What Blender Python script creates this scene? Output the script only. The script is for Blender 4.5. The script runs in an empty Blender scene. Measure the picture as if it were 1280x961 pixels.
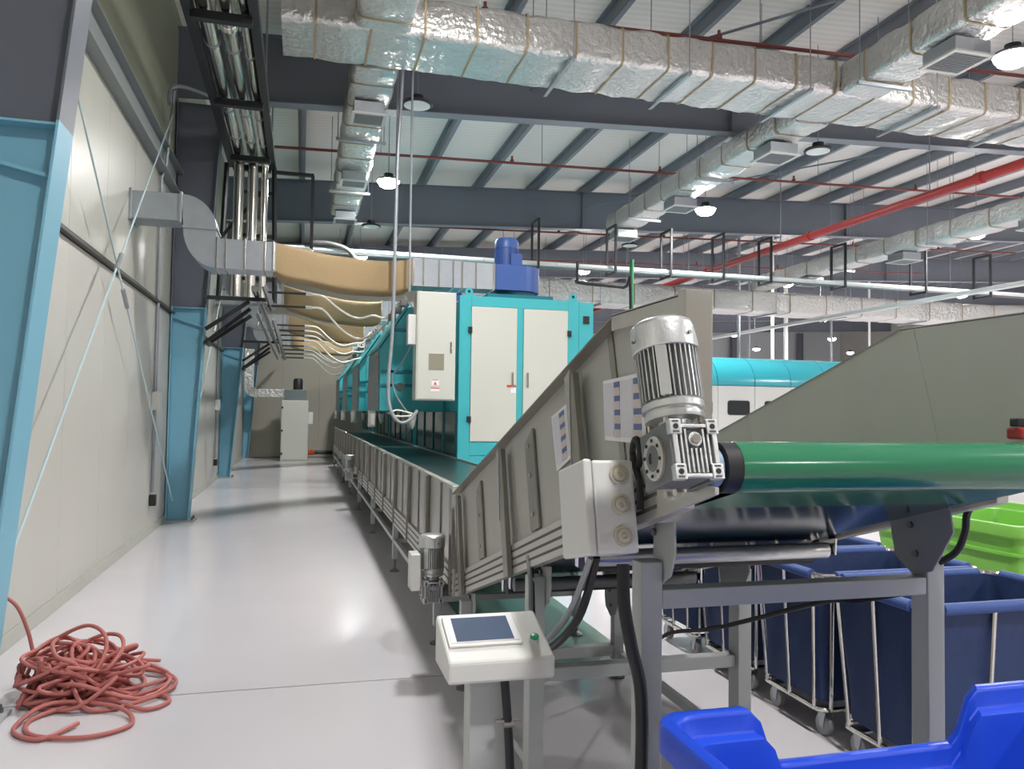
import bpy, bmesh, math, random
from mathutils import Vector, Matrix, noise
random.seed(7)
S = bpy.context.scene
COL = S.collection
# ------------------------------------------------------------------ camera, world, exposure
F_PX, CX, CY, CAM_H = 985.0, 640.0, 480.5, 1.5
VPX, VPY, ROLL = 377.0, 513.0, 0.014
yd = Vector(((VPX-CX)/F_PX, (VPY-CY)/F_PX, 1)).normalized()
p2 = Vector(((VPX+1000-CX)/F_PX, (VPY+1000*ROLL-CY)/F_PX, 1))
up = p2.cross(yd).normalized()
if up.y > 0: up = -up
xd = yd.cross(up)
cam_d = bpy.data.cameras.new('camera'); cam = bpy.data.objects.new('camera', cam_d); COL.objects.link(cam)
cam_d.sensor_width = 36; cam_d.lens = F_PX/1280*36; cam_d.clip_start = .02; cam_d.clip_end = 200
cam.matrix_world = Matrix(((xd.x, -xd.y, -xd.z, 0), (yd.x, -yd.y, -yd.z, 0), (up.x, -up.y, -up.z, CAM_H), (0, 0, 0, 1)))
S.camera = cam
W = bpy.data.worlds.new('world'); S.world = W; W.use_nodes = True
W.node_tree.nodes['Background'].inputs[0].default_value = (.8, .87, 1, 1)
W.node_tree.nodes['Background'].inputs[1].default_value = .25
S.view_settings.view_transform = 'Standard'; S.view_settings.look = 'None'
S.view_settings.gamma = 1; S.view_settings.use_curve_mapping = False
S.view_settings.exposure = 0.15
LAMP_W = 150.0
# ------------------------------------------------------------------ materials
def srgb(c):
    return tuple((x/255/12.92 if x/255 <= .04045 else ((x/255+.055)/1.055)**2.4) for x in c)+(1,)
def mat(name, rgb, rough=.5, metal=0, bump=0, bscale=20, var=0, vscale=4, emit=None, estr=0, spec=.5, stretch=None, coat=0):
    m = bpy.data.materials.new(name); m.use_nodes = True; nt = m.node_tree; n = nt.nodes; l = nt.links
    b = n['Principled BSDF']; c = srgb(rgb)
    b.inputs['Base Color'].default_value = c; b.inputs['Roughness'].default_value = rough; b.inputs['Metallic'].default_value = metal
    b.inputs['Specular IOR Level'].default_value = spec; b.inputs['Coat Weight'].default_value = coat
    if emit: b.inputs['Emission Color'].default_value = emit+(1,); b.inputs['Emission Strength'].default_value = estr
    if var or bump:
        tc = n.new('ShaderNodeTexCoord'); mp = n.new('ShaderNodeMapping'); l.new(tc.outputs['Object'], mp.inputs[0])
        if stretch: mp.inputs['Scale'].default_value = stretch
    if var:
        t = n.new('ShaderNodeTexNoise'); t.inputs['Scale'].default_value = vscale; t.inputs['Detail'].default_value = 5; l.new(mp.outputs[0], t.inputs[0])
        r = n.new('ShaderNodeMix'); r.data_type = 'RGBA'; l.new(t.outputs[0], r.inputs[0])
        r.inputs[6].default_value = tuple(x*(1-var) for x in c[:3])+(1,); r.inputs[7].default_value = tuple(min(1, x*(1+var)) for x in c[:3])+(1,)
        l.new(r.outputs[2], b.inputs['Base Color'])
    if bump:
        t = n.new('ShaderNodeTexNoise'); t.inputs['Scale'].default_value = bscale; t.inputs['Detail'].default_value = 4; l.new(mp.outputs[0], t.inputs[0])
        bp = n.new('ShaderNodeBump'); bp.inputs['Strength'].default_value = bump; bp.inputs['Distance'].default_value = .02
        l.new(t.outputs[0], bp.inputs['Height']); l.new(bp.outputs[0], b.inputs['Normal'])
    return m
def two_tone(name, low, high, zsplit, rough=.45):
    m = mat(name, low, rough); nt = m.node_tree; n = nt.nodes; l = nt.links
    g = n.new('ShaderNodeNewGeometry'); sx = n.new('ShaderNodeSeparateXYZ'); l.new(g.outputs['Position'], sx.inputs[0])
    gt = n.new('ShaderNodeMath'); gt.operation = 'GREATER_THAN'; gt.inputs[1].default_value = zsplit; l.new(sx.outputs[2], gt.inputs[0])
    r = n.new('ShaderNodeMix'); r.data_type = 'RGBA'; l.new(gt.outputs[0], r.inputs[0])
    r.inputs[6].default_value = srgb(low); r.inputs[7].default_value = srgb(high); l.new(r.outputs[2], n['Principled BSDF'].inputs['Base Color'])
    return m
def striped(name, a, b_, scale, axis, rough=.5, bump=0, metal=0):
    m = mat(name, a, rough, metal); nt = m.node_tree; n = nt.nodes; l = nt.links
    tc = n.new('ShaderNodeTexCoord'); w = n.new('ShaderNodeTexWave'); w.bands_direction = axis; w.inputs['Scale'].default_value = scale
    l.new(tc.outputs['Object'], w.inputs[0])
    r = n.new('ShaderNodeMix'); r.data_type = 'RGBA'; l.new(w.outputs[1], r.inputs[0])
    r.inputs[6].default_value = srgb(a); r.inputs[7].default_value = srgb(b_); l.new(r.outputs[2], n['Principled BSDF'].inputs['Base Color'])
    if bump:
        bp = n.new('ShaderNodeBump'); bp.inputs['Strength'].default_value = bump; bp.inputs['Distance'].default_value = .02
        l.new(w.outputs[1], bp.inputs['Height']); l.new(bp.outputs[0], n['Principled BSDF'].inputs['Normal'])
    return m
M = dict(
 floor=mat('epoxy_floor', (206, 202, 206), .16, var=.05, vscale=1.2, bump=.02, bscale=3),
 subfloor=mat('joint_filler', (120, 116, 110), .8),
 greenfloor=mat('green_floor_paint', (80, 100, 84), .3, var=.08),
 wall=mat('wall_panel', (188, 186, 179), .38, var=.03, vscale=.8, stretch=(1, 3, .3)),
 wallup=mat('upper_wall_panel', (178, 178, 168), .3, var=.04, stretch=(1, 3, .3)),
 olive=mat('olive_wall_panel', (152, 154, 134), .6, var=.05),
 backwall=mat('partition_panel', (176, 171, 158), .55, var=.03),
 roof=striped('roof_sheet', (242, 236, 230), (232, 226, 220), 2.2, 'Y', .5, .15),
 steel=mat('grey_steel_paint', (112, 117, 128), .5, var=.05, vscale=1),
 purlin=mat('purlin_paint', (128, 133, 142), .5),
 column=two_tone('column_paint', (122, 178, 200), (98, 103, 114), 2.87),
 trimdark=mat('dark_trim', (78, 76, 72), .5),
 girt=mat('girt_paint', (128, 134, 134), .5),
 galv=mat('galvanised_sheet', (176, 182, 188), .38, .85, var=.1, vscale=9, bump=.05, bscale=4),
 foil=mat('aluminium_foil', (218, 218, 216), .3, .88, bump=1.0, bscale=14, var=.05),
 strap=mat('tan_strap', (168, 150, 120), .7),
 stainless=mat('brushed_stainless', (190, 187, 180), .26, .85, var=.06, vscale=3, stretch=(1, 1, .2)),
 stainless2=mat('matte_stainless', (182, 181, 174), .45, .55, var=.12, vscale=2.5),
 stainless3=mat('stainless_strip', (146, 143, 136), .36, .75, var=.08, vscale=5),
 alu=mat('anodised_aluminium', (196, 194, 188), .4, .6),
 groove=mat('groove_shadow', (90, 88, 84), .6, .3),
 cast=mat('cast_aluminium', (206, 208, 208), .3, .75, bump=.08, bscale=60),
 castdk=mat('dark_cast_aluminium', (120, 122, 122), .45, .6, var=.15, vscale=30, bump=.1, bscale=60),
 belt=mat('green_belt', (42, 112, 80), .16, var=.06, vscale=3),
 belt_shaded=mat('shaded_green_belt', (22, 46, 46), .3, var=.05, vscale=2),  # darkened copy of the green belt, grazing-view shading put into its colour
 beltunder=mat('belt_back', (18, 48, 62), .12, var=.1, vscale=3),
 frame=mat('grey_frame_paint', (176, 180, 178), .45),
 plate=mat('gusset_paint', (134, 138, 140), .45),
 white=mat('white_enclosure', (214, 214, 210), .4),
 cream=mat('cream_enclosure', (196, 197, 188), .42),
 teal=mat('teal_paint', (62, 170, 178), .36),
 tealgloss=mat('glossy_teal_paint', (50, 152, 166), .18),
 tealdk=mat('dark_teal_paint', (24, 118, 132), .36),
 greypanel=mat('grey_panel', (120, 132, 134), .4, .3),
 blueenam=mat('blue_enamel', (66, 96, 162), .4),
 canvas=mat('tan_canvas', (148, 127, 94), .85, bump=.15, bscale=30, var=.08, vscale=3),
 black=mat('black_paint', (28, 31, 36), .45),
 rubber=mat('black_rubber', (24, 25, 28), .5),
 grommet=mat('rubber_grommet', (196, 190, 172), .6),
 red=mat('red_pipe_paint', (168, 50, 50), .4),
 redb=mat('sprinkler_pipe', (128, 62, 58), .5),
 hose=mat('red_hose', (184, 108, 102), .5),
 navy=mat('navy_fabric', (28, 50, 92), .62, bump=.25, bscale=12, var=.15, vscale=5),
 navyrim=mat('navy_rim_fabric', (50, 78, 140), .6, bump=.15, bscale=25, var=.1),
 chrome=mat('chrome', (210, 208, 202), .15, 1),
 castor=mat('grey_wheel', (150, 150, 150), .5),
 bluepl=mat('blue_plastic', (32, 74, 204), .34),
 greenpl=mat('green_plastic', (128, 194, 80), .4),
 screen=mat('screen_glass', (74, 90, 114), .12, var=.12, vscale=14),
 screenf=mat('silver_bezel', (206, 206, 210), .35),
 greenbtn=mat('green_button', (20, 150, 100), .3),
 paper=striped('printed_sheet', (226, 226, 230), (196, 198, 206), 75, 'Z', .6),
 paperw=mat('paper_margin', (232, 232, 234), .6),
 photoblue=mat('printed_blue', (96, 112, 152), .6, var=.3, vscale=40),
 photopeach=mat('printed_peach', (204, 190, 186), .6, var=.2, vscale=40),
 redprint=mat('red_print', (200, 70, 44), .6),
 rodpaint=mat('rod_paint', (180, 202, 206), .4),
 farwall=mat('far_wall_panel', (190, 194, 198), .6),
 whitepipe=mat('white_pipe_jacket', (226, 228, 226), .35),
 whitehose=mat('white_hose', (232, 228, 214), .45),
 conduit=mat('grey_conduit', (150, 154, 160), .4, .3),
 clad=mat('aluminium_cladding', (222, 220, 212), .16, 1, var=.05),
 greenpipe=mat('green_pipe', (48, 120, 80), .4),
 glass=mat('dark_glass', (46, 52, 52), .1),
 glasste=mat('dark_teal_glass', (30, 78, 84), .12),
 orange=mat('orange_rubber', (210, 92, 58), .5),
 lightblue=mat('light_blue_hub', (150, 176, 200), .4),
 diff_off=mat('lamp_lens_off', (232, 234, 232), .4),
 diff_on=mat('lamp_lens_on', (255, 255, 255), .4, emit=(1, .98, .94), estr=130),
)
for nd in M['foil'].node_tree.nodes:
    if nd.type == 'BUMP': nd.inputs['Distance'].default_value = .035
# ------------------------------------------------------------------ mesh builder
WO = {}
def cr(points, n=8):
    P = [Vector(p) for p in points]; out = []
    for i in range(len(P)-1):
        a = P[max(i-1, 0)]; b = P[i]; c = P[i+1]; d = P[min(i+2, len(P)-1)]
        for k in range(n):
            t = k/n; out.append(.5*((2*b)+(c-a)*t+(2*a-5*b+4*c-d)*t*t+(3*b-a-3*c+d)*t**3))
    out.append(P[-1]); return out
class MB:
    def __init__(s): s.v = []; s.f = []
    def add(s, v, f, m=None):
        o = len(s.v); s.v += [tuple(m @ Vector(p)) if m else tuple(p) for p in v]; s.f += [tuple(i+o for i in q) for q in f]; return s
    def box(s, x0, x1, y0, y1, z0, z1, m=None):
        return s.add([(x, y, z) for x in (x0, x1) for y in (y0, y1) for z in (z0, z1)],
                     [(0, 1, 3, 2), (4, 6, 7, 5), (0, 4, 5, 1), (2, 3, 7, 6), (0, 2, 6, 4), (1, 5, 7, 3)], m)
    def prism(s, poly, axis, a, b, m=None):
        n = len(poly); pl = {'x': lambda p, t: (t, p[0], p[1]), 'y': lambda p, t: (p[0], t, p[1]), 'z': lambda p, t: (p[0], p[1], t)}[axis]
        return s.add([pl(p, a) for p in poly]+[pl(p, b) for p in poly],
                     [tuple(range(n)), tuple(range(2*n-1, n-1, -1))]+[(i, i+n, (i+1) % n+n, (i+1) % n) for i in range(n)], m)
    def tube(s, pts, r, n=8, r1=None, m=None, cap=True):
        P = [Vector(p) for p in pts]; k = len(P); ref = None; vs = []; fs = []
        for i, p in enumerate(P):
            t = (P[min(i+1, k-1)]-P[max(i-1, 0)]).normalized()
            if ref is None: ref = t.orthogonal().normalized()
            ref = (ref-t*ref.dot(t)); ref = ref.normalized() if ref.length > 1e-6 else t.orthogonal().normalized()
            b = t.cross(ref); rr = r if r1 is None else r+(r1-r)*i/(k-1)
            vs += [p+(ref*math.cos(2*math.pi*j/n)+b*math.sin(2*math.pi*j/n))*rr for j in range(n)]
        for i in range(k-1):
            fs += [(i*n+j, i*n+(j+1) % n, (i+1)*n+(j+1) % n, (i+1)*n+j) for j in range(n)]
        if cap: fs += [tuple(range(n-1, -1, -1)), tuple(range((k-1)*n, k*n))]
        return s.add(vs, fs, m)
    def bar(s, a, b, w, h=None):            # square bar between two points
        a = Vector(a); b = Vector(b); t = (b-a).normalized(); h = h or w
        u = Vector((0, 0, 1)).cross(t); u = u.normalized() if u.length > 1e-3 else Vector((1, 0, 0)); v = t.cross(u)
        vs = [p+u*sx*w/2+v*sy*h/2 for p in (a, b) for sx, sy in ((-1, -1), (1, -1), (1, 1), (-1, 1))]
        return s.add(vs, [(3, 2, 1, 0), (4, 5, 6, 7)]+[(i, (i+1) % 4, (i+1) % 4+4, i+4) for i in range(4)])
    def lathe(s, prof, o, axis='z', n=24, m=None):   # prof: (radius, height)
        o = Vector(o); k = len(prof); vs = []; fs = []
        for r, h in prof:
            for j in range(n):
                c, d = math.cos(2*math.pi*j/n)*r, math.sin(2*math.pi*j/n)*r
                vs.append(o+Vector({'z': (c, d, h), 'x': (h, c, d), 'y': (d, h, c)}[axis]))
        for i in range(k-1): fs += [(i*n+j, i*n+(j+1) % n, (i+1)*n+(j+1) % n, (i+1)*n+j) for j in range(n)]
        fs += [tuple(range(n-1, -1, -1)), tuple(range((k-1)*n, k*n))]
        return s.add(vs, fs, m)
    def loft(s, rings, closed=True, cap=True):
        n = len(rings[0]); vs = [p for r in rings for p in r]; fs = []
        for i in range(len(rings)-1):
            fs += [(i*n+j, i*n+(j+1) % n, (i+1)*n+(j+1) % n, (i+1)*n+j) for j in range(n if closed else n-1)]
        if cap: fs += [tuple(range(n-1, -1, -1)), tuple(range((len(rings)-1)*n, len(rings)*n))]
        return s.add(vs, fs)
    def build(s, name, material, parent=None, bev=0, smooth=False, origin=None, label=None):
        vs = [Vector(v) for v in s.v]
        if origin is None:
            lo = [min(v[i] for v in vs) for i in range(3)]; hi = [max(v[i] for v in vs) for i in range(3)]
            origin = Vector(((lo[0]+hi[0])/2, (lo[1]+hi[1])/2, lo[2]))
        origin = Vector(origin)
        me = bpy.data.meshes.new(name); me.from_pydata([tuple(v-origin) for v in vs], [], s.f)
        bm = bmesh.new(); bm.from_mesh(me); bmesh.ops.recalc_face_normals(bm, faces=bm.faces); bm.to_mesh(me); bm.free()
        if smooth:
            me.polygons.foreach_set('use_smooth', [True]*len(me.polygons)); me.set_sharp_from_angle(angle=math.radians(38))
        me.materials.append(M[material] if isinstance(material, str) else material)
        o = bpy.data.objects.new(name, me); COL.objects.link(o)
        if parent is not None: o.parent = parent; o.location = origin-WO[parent.name]
        else: o.location = origin
        WO[o.name] = origin
        if bev:
            b = o.modifiers.new('bevel', 'BEVEL'); b.width = bev; b.segments = 2; b.limit_method = 'ANGLE'; b.angle_limit = math.radians(40)
        if label: o['label'] = label
        return o
def tag(o, label, cat, group=None):
    o['label'] = label; o['category'] = cat
    if group: o['group'] = group
    return o
def thing(name, label, cat, loc=(0, 0, 0), group=None):
    o = bpy.data.objects.new(name, None); COL.objects.link(o); o.location = loc; o.empty_display_size = .1; WO[o.name] = Vector(loc)
    return tag(o, label, cat, group)
def struct(o): o['kind'] = 'structure'; return o
def copy_tree(o, parent=None):
    c = o.copy(); COL.objects.link(c); c.parent = parent; WO[c.name] = WO.get(o.name, Vector((0, 0, 0)))
    for ch in o.children: copy_tree(ch, c)
    return c
def dup(o, off, label=None):
    c = copy_tree(o); c.location = o.location+Vector(off)
    if label: c['label'] = label
    return c
def B(*a, **k): return MB().box(*a, **k)
def T(p, r, n=8, **k): return MB().tube(p, r, n, **k)
ROOF0, RS = 6.86, .045
def roofz(x): return ROOF0+RS*(x+1.7)
# ================================================================== the setting
fl = struct(B(-1.9, 40, -14, 52, -.2, -.03).build('floor', 'subfloor'))
for a, b in ((-14, 4.492), (4.508, 52)): B(-1.9, 40, a, b, -.029, 0).build('floor_slab', 'floor', fl)
B(1.15, 2.02, 4.35, 7.6, 0, .002).build('painted_strip', 'greenfloor', fl, label='dark green painted strip')
wl = struct(B(-1.95, -1.79, -14, 52, 0, roofz(-1.7)+.1).build('wall_left', 'wallup'))
y = 2.0
while y < 26:
    B(-1.79, -1.73, y, y+1.146, .1, 2.77).build('wall_panel', 'wall', wl, bev=.004)
    B(-1.79, -1.735, y, y+1.146, 2.85, 4.36).build('wall_panel', 'wallup', wl, bev=.004)
    y += 1.15
B(-1.79, -1.735, 2, 26.2, 4.7, roofz(-1.7)).build('upper_panel', 'olive', wl, label='olive green upper wall band')
MB().box(-1.79, -1.68, 2, 26.2, 2.78, 2.80).box(-1.79, -1.72, 2, 26.2, 2.8, 2.84).build('joint_flashing', 'trimdark', wl)
MB().box(-1.79, -1.62, 2, 26.2, 4.36, 4.375).box(-1.79, -1.70, 2, 26.2, 4.375, 4.68).box(-1.79, -1.62, 2, 26.2, 4.68, 4.695).build('girt', 'girt', wl)
struct(B(-1.79, -1.715, 2, 26.2, 0, .1).build('baseboard_left', 'wallup', bev=.003))
wb = struct(B(-1.79, 8.5, 26.25, 26.4, 0, roofz(-1.7)+.1).build('wall_back', 'backwall'))
for i in range(9): B(-1.73+i*1.136, -1.73+i*1.136+1.132, 26.2, 26.25, .02, roofz(-1.7)).build('wall_panel', 'backwall', wb, bev=.004)
wf = struct(B(-1.9, 40, 51.9, 52, 0, 9).build('wall_far', 'farwall'))
struct(B(39.9, 40, -14, 52, 0, 9).build('wall_right', 'wall'))
struct(B(-1.9, 40, -14.1, -14, 0, 9).build('wall_front', 'wall'))
ce = struct(MB().prism([(-1.95, roofz(-1.95)), (40.2, roofz(40.2)), (40.2, roofz(40.2)+.08), (-1.95, roofz(-1.95)+.08)], 'y', -14.1, 52.1).build('ceiling', 'roof'))
for i in range(-2, 28):
    x = 2.63+1.373*i; z = roofz(x)
    MB().box(x-.004, x+.004, -14, 51.9, z-.22, z-.01).box(x-.07, x+.004, -14, 51.9, z-.022, z-.012).box(x-.004, x+.075, -14, 51.9, z-.225, z-.213).box(x+.068, x+.075, -14, 51.9, z-.213, z-.19).build('purlin', 'purlin', ce)
def rbot(x): return 5.75+.047*(x+.45)
raft_lab = {4.15: 'dark grey steel rafter over the tapered column with the red hose at its foot', 11.3: 'dark grey steel rafter just beyond the wide foil duct',
 18.3: 'dark grey steel rafter past the ends of the foil branch ducts', 25.4: 'dark grey steel rafter in line with the partition wall',
 32.4: 'dark grey steel rafter beyond the partition wall', 39.4: 'distant dark grey steel rafter beyond the partition rafter', 46.4: 'farthest dark grey steel rafter before the far wall'}
for Y, lb in raft_lab.items():
    t = thing('roof_rafter', lb, 'rafter', (-1.3, Y, rbot(-1.3)), 'sloping roof rafters')
    zt = lambda x: roofz(x)-.235
    MB().prism([(-1.72, rbot(-1.72)), (39.8, rbot(39.8)), (39.8, zt(39.8)), (-1.72, zt(-1.72))], 'y', Y-.006, Y+.006).build('web', 'steel', t)
    MB().prism([(-1.05, rbot(-1.05)-.014), (39.8, rbot(39.8)-.014), (39.8, rbot(39.8)), (-1.05, rbot(-1.05))], 'y', Y-.11, Y+.11).build('bottom_flange', 'purlin', t)
    MB().prism([(-1.72, zt(-1.72)), (39.8, zt(39.8)), (39.8, zt(39.8)-.014), (-1.72, zt(-1.72)-.014)], 'y', Y-.11, Y+.11).build('top_flange', 'steel', t)
    for x in (6.6, 14.2, 21.5): B(x-.01, x+.01, Y-.1, Y+.1, rbot(x), zt(x)-.014).build('stiffener_plate', 'steel', t)
# columns
col_lab = {4.15: ('light blue and grey tapered steel column with the red hose at its foot', -1.42, .094), 11.3: ('light blue and grey tapered steel column behind the first wall duct', -1.43, .053),
 18.3: ('light blue and grey tapered steel column midway to the partition wall', -1.49, .075), 25.4: ('light blue and grey tapered steel column in the corner by the partition wall', -1.56, .08)}
for Y, (lb, xb, sl) in col_lab.items():
    t = thing('steel_column', lb, 'column', (-1.55, Y, 0), 'tapered wall columns')
    zt = 5.68; xi = lambda z: xb+sl*z
    MB().prism([(-1.70, .02), (xi(.02)-.012, .02), (xi(zt)-.012, zt), (-1.70, zt)], 'y', Y+.115, Y+.125).build('web', 'column', t)
    MB().prism([(xi(.02)-.012, .02), (xi(.02), .02), (xi(zt), zt), (xi(zt)-.012, zt)], 'y', Y, Y+.24).build('inner_flange', 'column', t)
    B(-1.715, -1.70, Y, Y+.24, .02, zt).build('outer_flange', 'column', t)
    B(-1.72, xb+.08, Y-.03, Y+.27, 0, .02).build('base_plate', 'frame', t)
    for k in range(4):
        MB().lathe([(.014, .02), (.014, .045), (.008, .045), (.008, .06)], (xb+.045, Y+.01+.07*k, 0), n=6).build('anchor_bolt', 'castdk', t)
    B(-1.70, xi(2.87)-.012, Y+.03, Y+.115, 2.855, 2.867).build('stiffener_plate', 'column', t)
    MB().prism([(-1.7, 2.72), (-1.7, 2.74), (xi(2.6)-.014, 2.62), (xi(2.6)-.014, 2.6)], 'y', Y+.06, Y+.115).build('stiffener_plate', 'column', t)
# ================================================================== long horizontal conveyor
XL, XR = .88, 1.80
def foot(t, x, y, ztop=.13):
    MB().lathe([(.045, 0), (.045, .012), (.02, .022), (.012, .03), (.012, ztop)], (x, y, 0), n=14).build('levelling_foot', 'castdk', t, smooth=True)
cv = thing('belt_conveyor', 'long level belt conveyor with stainless guard panels running along the teal dryers', 'conveyor', (1.34, 13, 0))
Y0, Y1 = 4.5, 21.8
MB().box(.9, 1.84, Y0+.02, Y1, .915, .93).box(.9, 1.84, Y0+.02, Y1, .60, .61).build('belt', 'belt_shaded', cv, label='green conveyor belt with shading in its colour')
for x, nx in ((XL, -1), (1.84, 1)):
    B(x-.02, x+.02, Y0, Y1, .44, .60).build('side_beam', 'alu', cv, bev=.003)
    if nx < 0:
        for z in (.475, .52, .565): B(x-.0215, x-.0195, Y0+.01, Y1-.01, z-.006, z+.006).build('beam_groove', 'groove', cv)
y = Y0; i = 0
while y < Y1-.05:
    w = min(.98, Y1-y)
    B(XL-.004, XL+.004, y+.002, y+w-.002, .60, 1.068).build('guard_panel', 'stainless', cv)
    MB().box(XL-.030, XL-.005, y, y+.085, .60, 1.06).box(XL-.034, XL-.005, y+.03, y+.055, .45, .66).build('panel_strip', 'stainless3', cv, bev=.003)
    B(XL-.012, XL-.004, y+.50, y+.53, .60, 1.055).build('panel_strip', 'stainless3', cv, bev=.003)
    B(XL-.02, XL+.022, y+.003, y+w-.003, 1.066, 1.076).build('top_lip', 'stainless', cv, bev=.003)
    B(1.835, 1.843, y+.002, y+w-.002, .60, .95).build('guard_panel', 'stainless2', cv)
    y += .98; i += 1
B(XL-.03, XL+.02, Y0-.01, Y0, .95, 1.076).build('end_cap', 'alu', cv)
for k in range(8):
    y = 5.12+2.38*k
    for x in (XL, 1.84):
        B(x-.025, x+.025, y-.03, y+.03, .12, .46).build('leg', 'frame', cv, bev=.004); foot(cv, x, y)
    B(XL+.025, 1.815, y-.02, y+.02, .27, .31).build('cross_tie', 'frame', cv, bev=.003)
    if k < 7:
        for x in (XL, 1.84): B(x-.018, x+.018, y+.03, y+2.35, .27, .31).build('long_tie', 'frame', cv, bev=.003)
for k in range(7): T([(.9, 5.9+2.4*k, .55), (1.82, 5.9+2.4*k, .55)], .03, 12).build('return_roller', 'castdk', cv, smooth=True)
# ================================================================== inclined conveyor
ic = thing('inclined_conveyor', 'short inclined conveyor with tall stainless guards, green discharge roller and grey leg frame', 'conveyor', (1.34, 2.9, 0))
SL = .300
def zb(y): return .54+SL*(4.16-y)             # beam underside
def ztop(y): return min(1.775, 1.07+.312*(4.31-y))
YN, YF = 1.58, 4.42
for x, s in ((XL, -1), (XR, 1)):
    MB().prism([(YF, zb(YF)), (1.69, zb(1.69)), (1.69, zb(1.69)+.125), (YF, zb(YF)+.125)], 'x', x-.02, x+.02).build('side_beam', 'alu', ic, bev=.003)
    for d in (.03, .062, .095):
        MB().prism([(YF-.02, zb(YF-.02)+d-.005), (1.70, zb(1.70)+d-.005), (1.70, zb(1.70)+d+.005), (YF-.02, zb(YF-.02)+d+.005)], 'x', x+s*.0195, x+s*.0215).build('beam_groove', 'groove', ic)
    sl_ = lambda c: .12 if YN+.1 < c < YF-.1 else 0
    cuts = [YF, 3.27, 2.42, YN] if s < 0 else [YF, 2.92, 2.0, YN]
    for a, b in zip(cuts, cuts[1:]):
        a -= .001; b += .001
        ys = [a]+([2.06] if b < 2.06 < a else [])+[b]
        top = [(q, ztop(q)) for q in ys]
        MB().prism([(b-sl_(b), zb(b-sl_(b))+.12), (a-sl_(a), zb(a-sl_(a))+.12)]+top, 'x', x-.003, x+.003).build('guard_panel', 'stainless2', ic)
    # lips along the top edge
    e = .045 if s < 0 else .02
    xa, xb_ = sorted((x, x+s*e))
    MB().prism([(YF, ztop(YF)), (2.06, ztop(2.06)), (2.06, ztop(2.06)+.006), (YF, ztop(YF)+.006)], 'x', xa if s < 0 else x-.004, xb_).build('top_lip', 'stainless3', ic)
    MB().box(xa, xb_, YN, 2.06, 1.775, 1.781).box(xa, xa+.004, YN, 2.06, 1.735, 1.778).build('top_lip', 'stainless', ic)
MB().box(XL-.068, XL, YN-.006, YN, 1.44, 1.781).box(XL-.068, XL-.062, YN, YN+.03, 1.44, 1.781).build('front_flange', 'stainless', ic, bev=.002)
TH = math.atan(SL)
def along(y, d):   # point at beam-line position y, perpendicular distance d above the beam underside
    return (y+d*math.sin(TH), zb(y)+d*math.cos(TH))
for yy in (4.16, 3.2, 2.27):     # wide ribs, perpendicular to the belt
    d1 = (ztop(yy+.12)-zb(yy))*.965
    p = [along(yy+.035, -.01), along(yy-.035, -.01), along(yy-.035, d1), along(yy+.035, d1-.02)]
    MB().prism(p, 'x', XL-.045, XL-.022).build('guard_rib', 'stainless3', ic, bev=.003)
    p2_ = [along(yy+.035, d1-.30), along(yy-.0, d1-.08), along(yy-.02, d1+.012), along(yy+.035, d1)]
    MB().prism(p2_, 'x', XL-.048, XL-.044).build('rib_fold', 'stainless', ic)
MB().prism([along(2.02, .13), along(1.985, .13), along(1.985, .60), along(2.02, .60)], 'x', XL-.008, XL-.003).build('guard_seam', 'stainless3', ic)
MB().box(XL-.012, XL+.01, 4.40, 4.50, .50, .97).build('transition_panel', 'stainless', ic)
for yy in (3.74, 2.84):
    d1 = (ztop(yy+.12)-zb(yy))*.93
    s_ = MB().prism([along(yy+.06, .13), along(yy-.05, .13), along(yy-.05, d1), along(yy+.06, d1-.035)], 'x', XL-.016, XL-.004).build('stiffener', 'stainless3', ic, bev=.003)
    for dd in (.19, .34, d1-.06):
        q = along(yy, dd); T([(XL-.017, *q), (XL-.024, *q)], .009, 8).build('bolt', 'chrome', s_)
# belt loop
RC = (1.55, 1.388); RR = .057
bt = []
for k in range(13):
    a = math.radians(73+180*k/12); bt.append((RC[0]+RR*math.cos(a), RC[1]+RR*math.sin(a)))
lo_ = along(4.38, .02)
pts = [(4.36, zb(4.36)+.11)]+bt+[(2.5, 1.07), (4.36, zb(4.36)+.02)]
MB().loft([[(x, p[0], p[1]) for p in pts] for x in (.912, 1.745)], cap=False).build('belt', 'belt', ic, smooth=True, label='glossy green conveyor belt')
MB().prism([(4.3, zb(4.3)+.055), (1.75, zb(1.75)+.06), (1.75, zb(1.75)+.063), (4.3, zb(4.3)+.058)], 'x', .93, 1.74).build('under_pan', 'beltunder', ic)
MB().prism([(4.3, zb(4.3)+.008), (2.55, zb(2.55)+.008), (1.62, zb(1.62)+.012), (1.62, zb(1.62)+.015), (2.55, zb(2.55)+.011), (4.3, zb(4.3)+.011)], 'x', .905, 1.775).build('return_belt', 'beltunder', ic, label='dark glossy underside of the belt')
dr = MB().lathe([(.0555, .0), (.0555, .9), (.046, .9), (.046, .86)], (.886, *RC), 'x', 32).build('drive_roller', 'castdk', ic, smooth=True)
MB().lathe([(.052, -.006), (.056, -.004), (.056, .035), (.047, .036), (.047, -.006)], (.880, *RC), 'x', 32).build('roller_rim', 'rubber', dr, smooth=True)
MB().lathe([(.036, -.032), (.042, -.026), (.043, .0), (.043, .02)], (.884, *RC), 'x', 24).build('roller_hub', 'lightblue', dr, smooth=True)
T([(.80, *RC), (.90, *RC)], .014, 12).build('shaft', 'chrome', dr, smooth=True)
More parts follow.
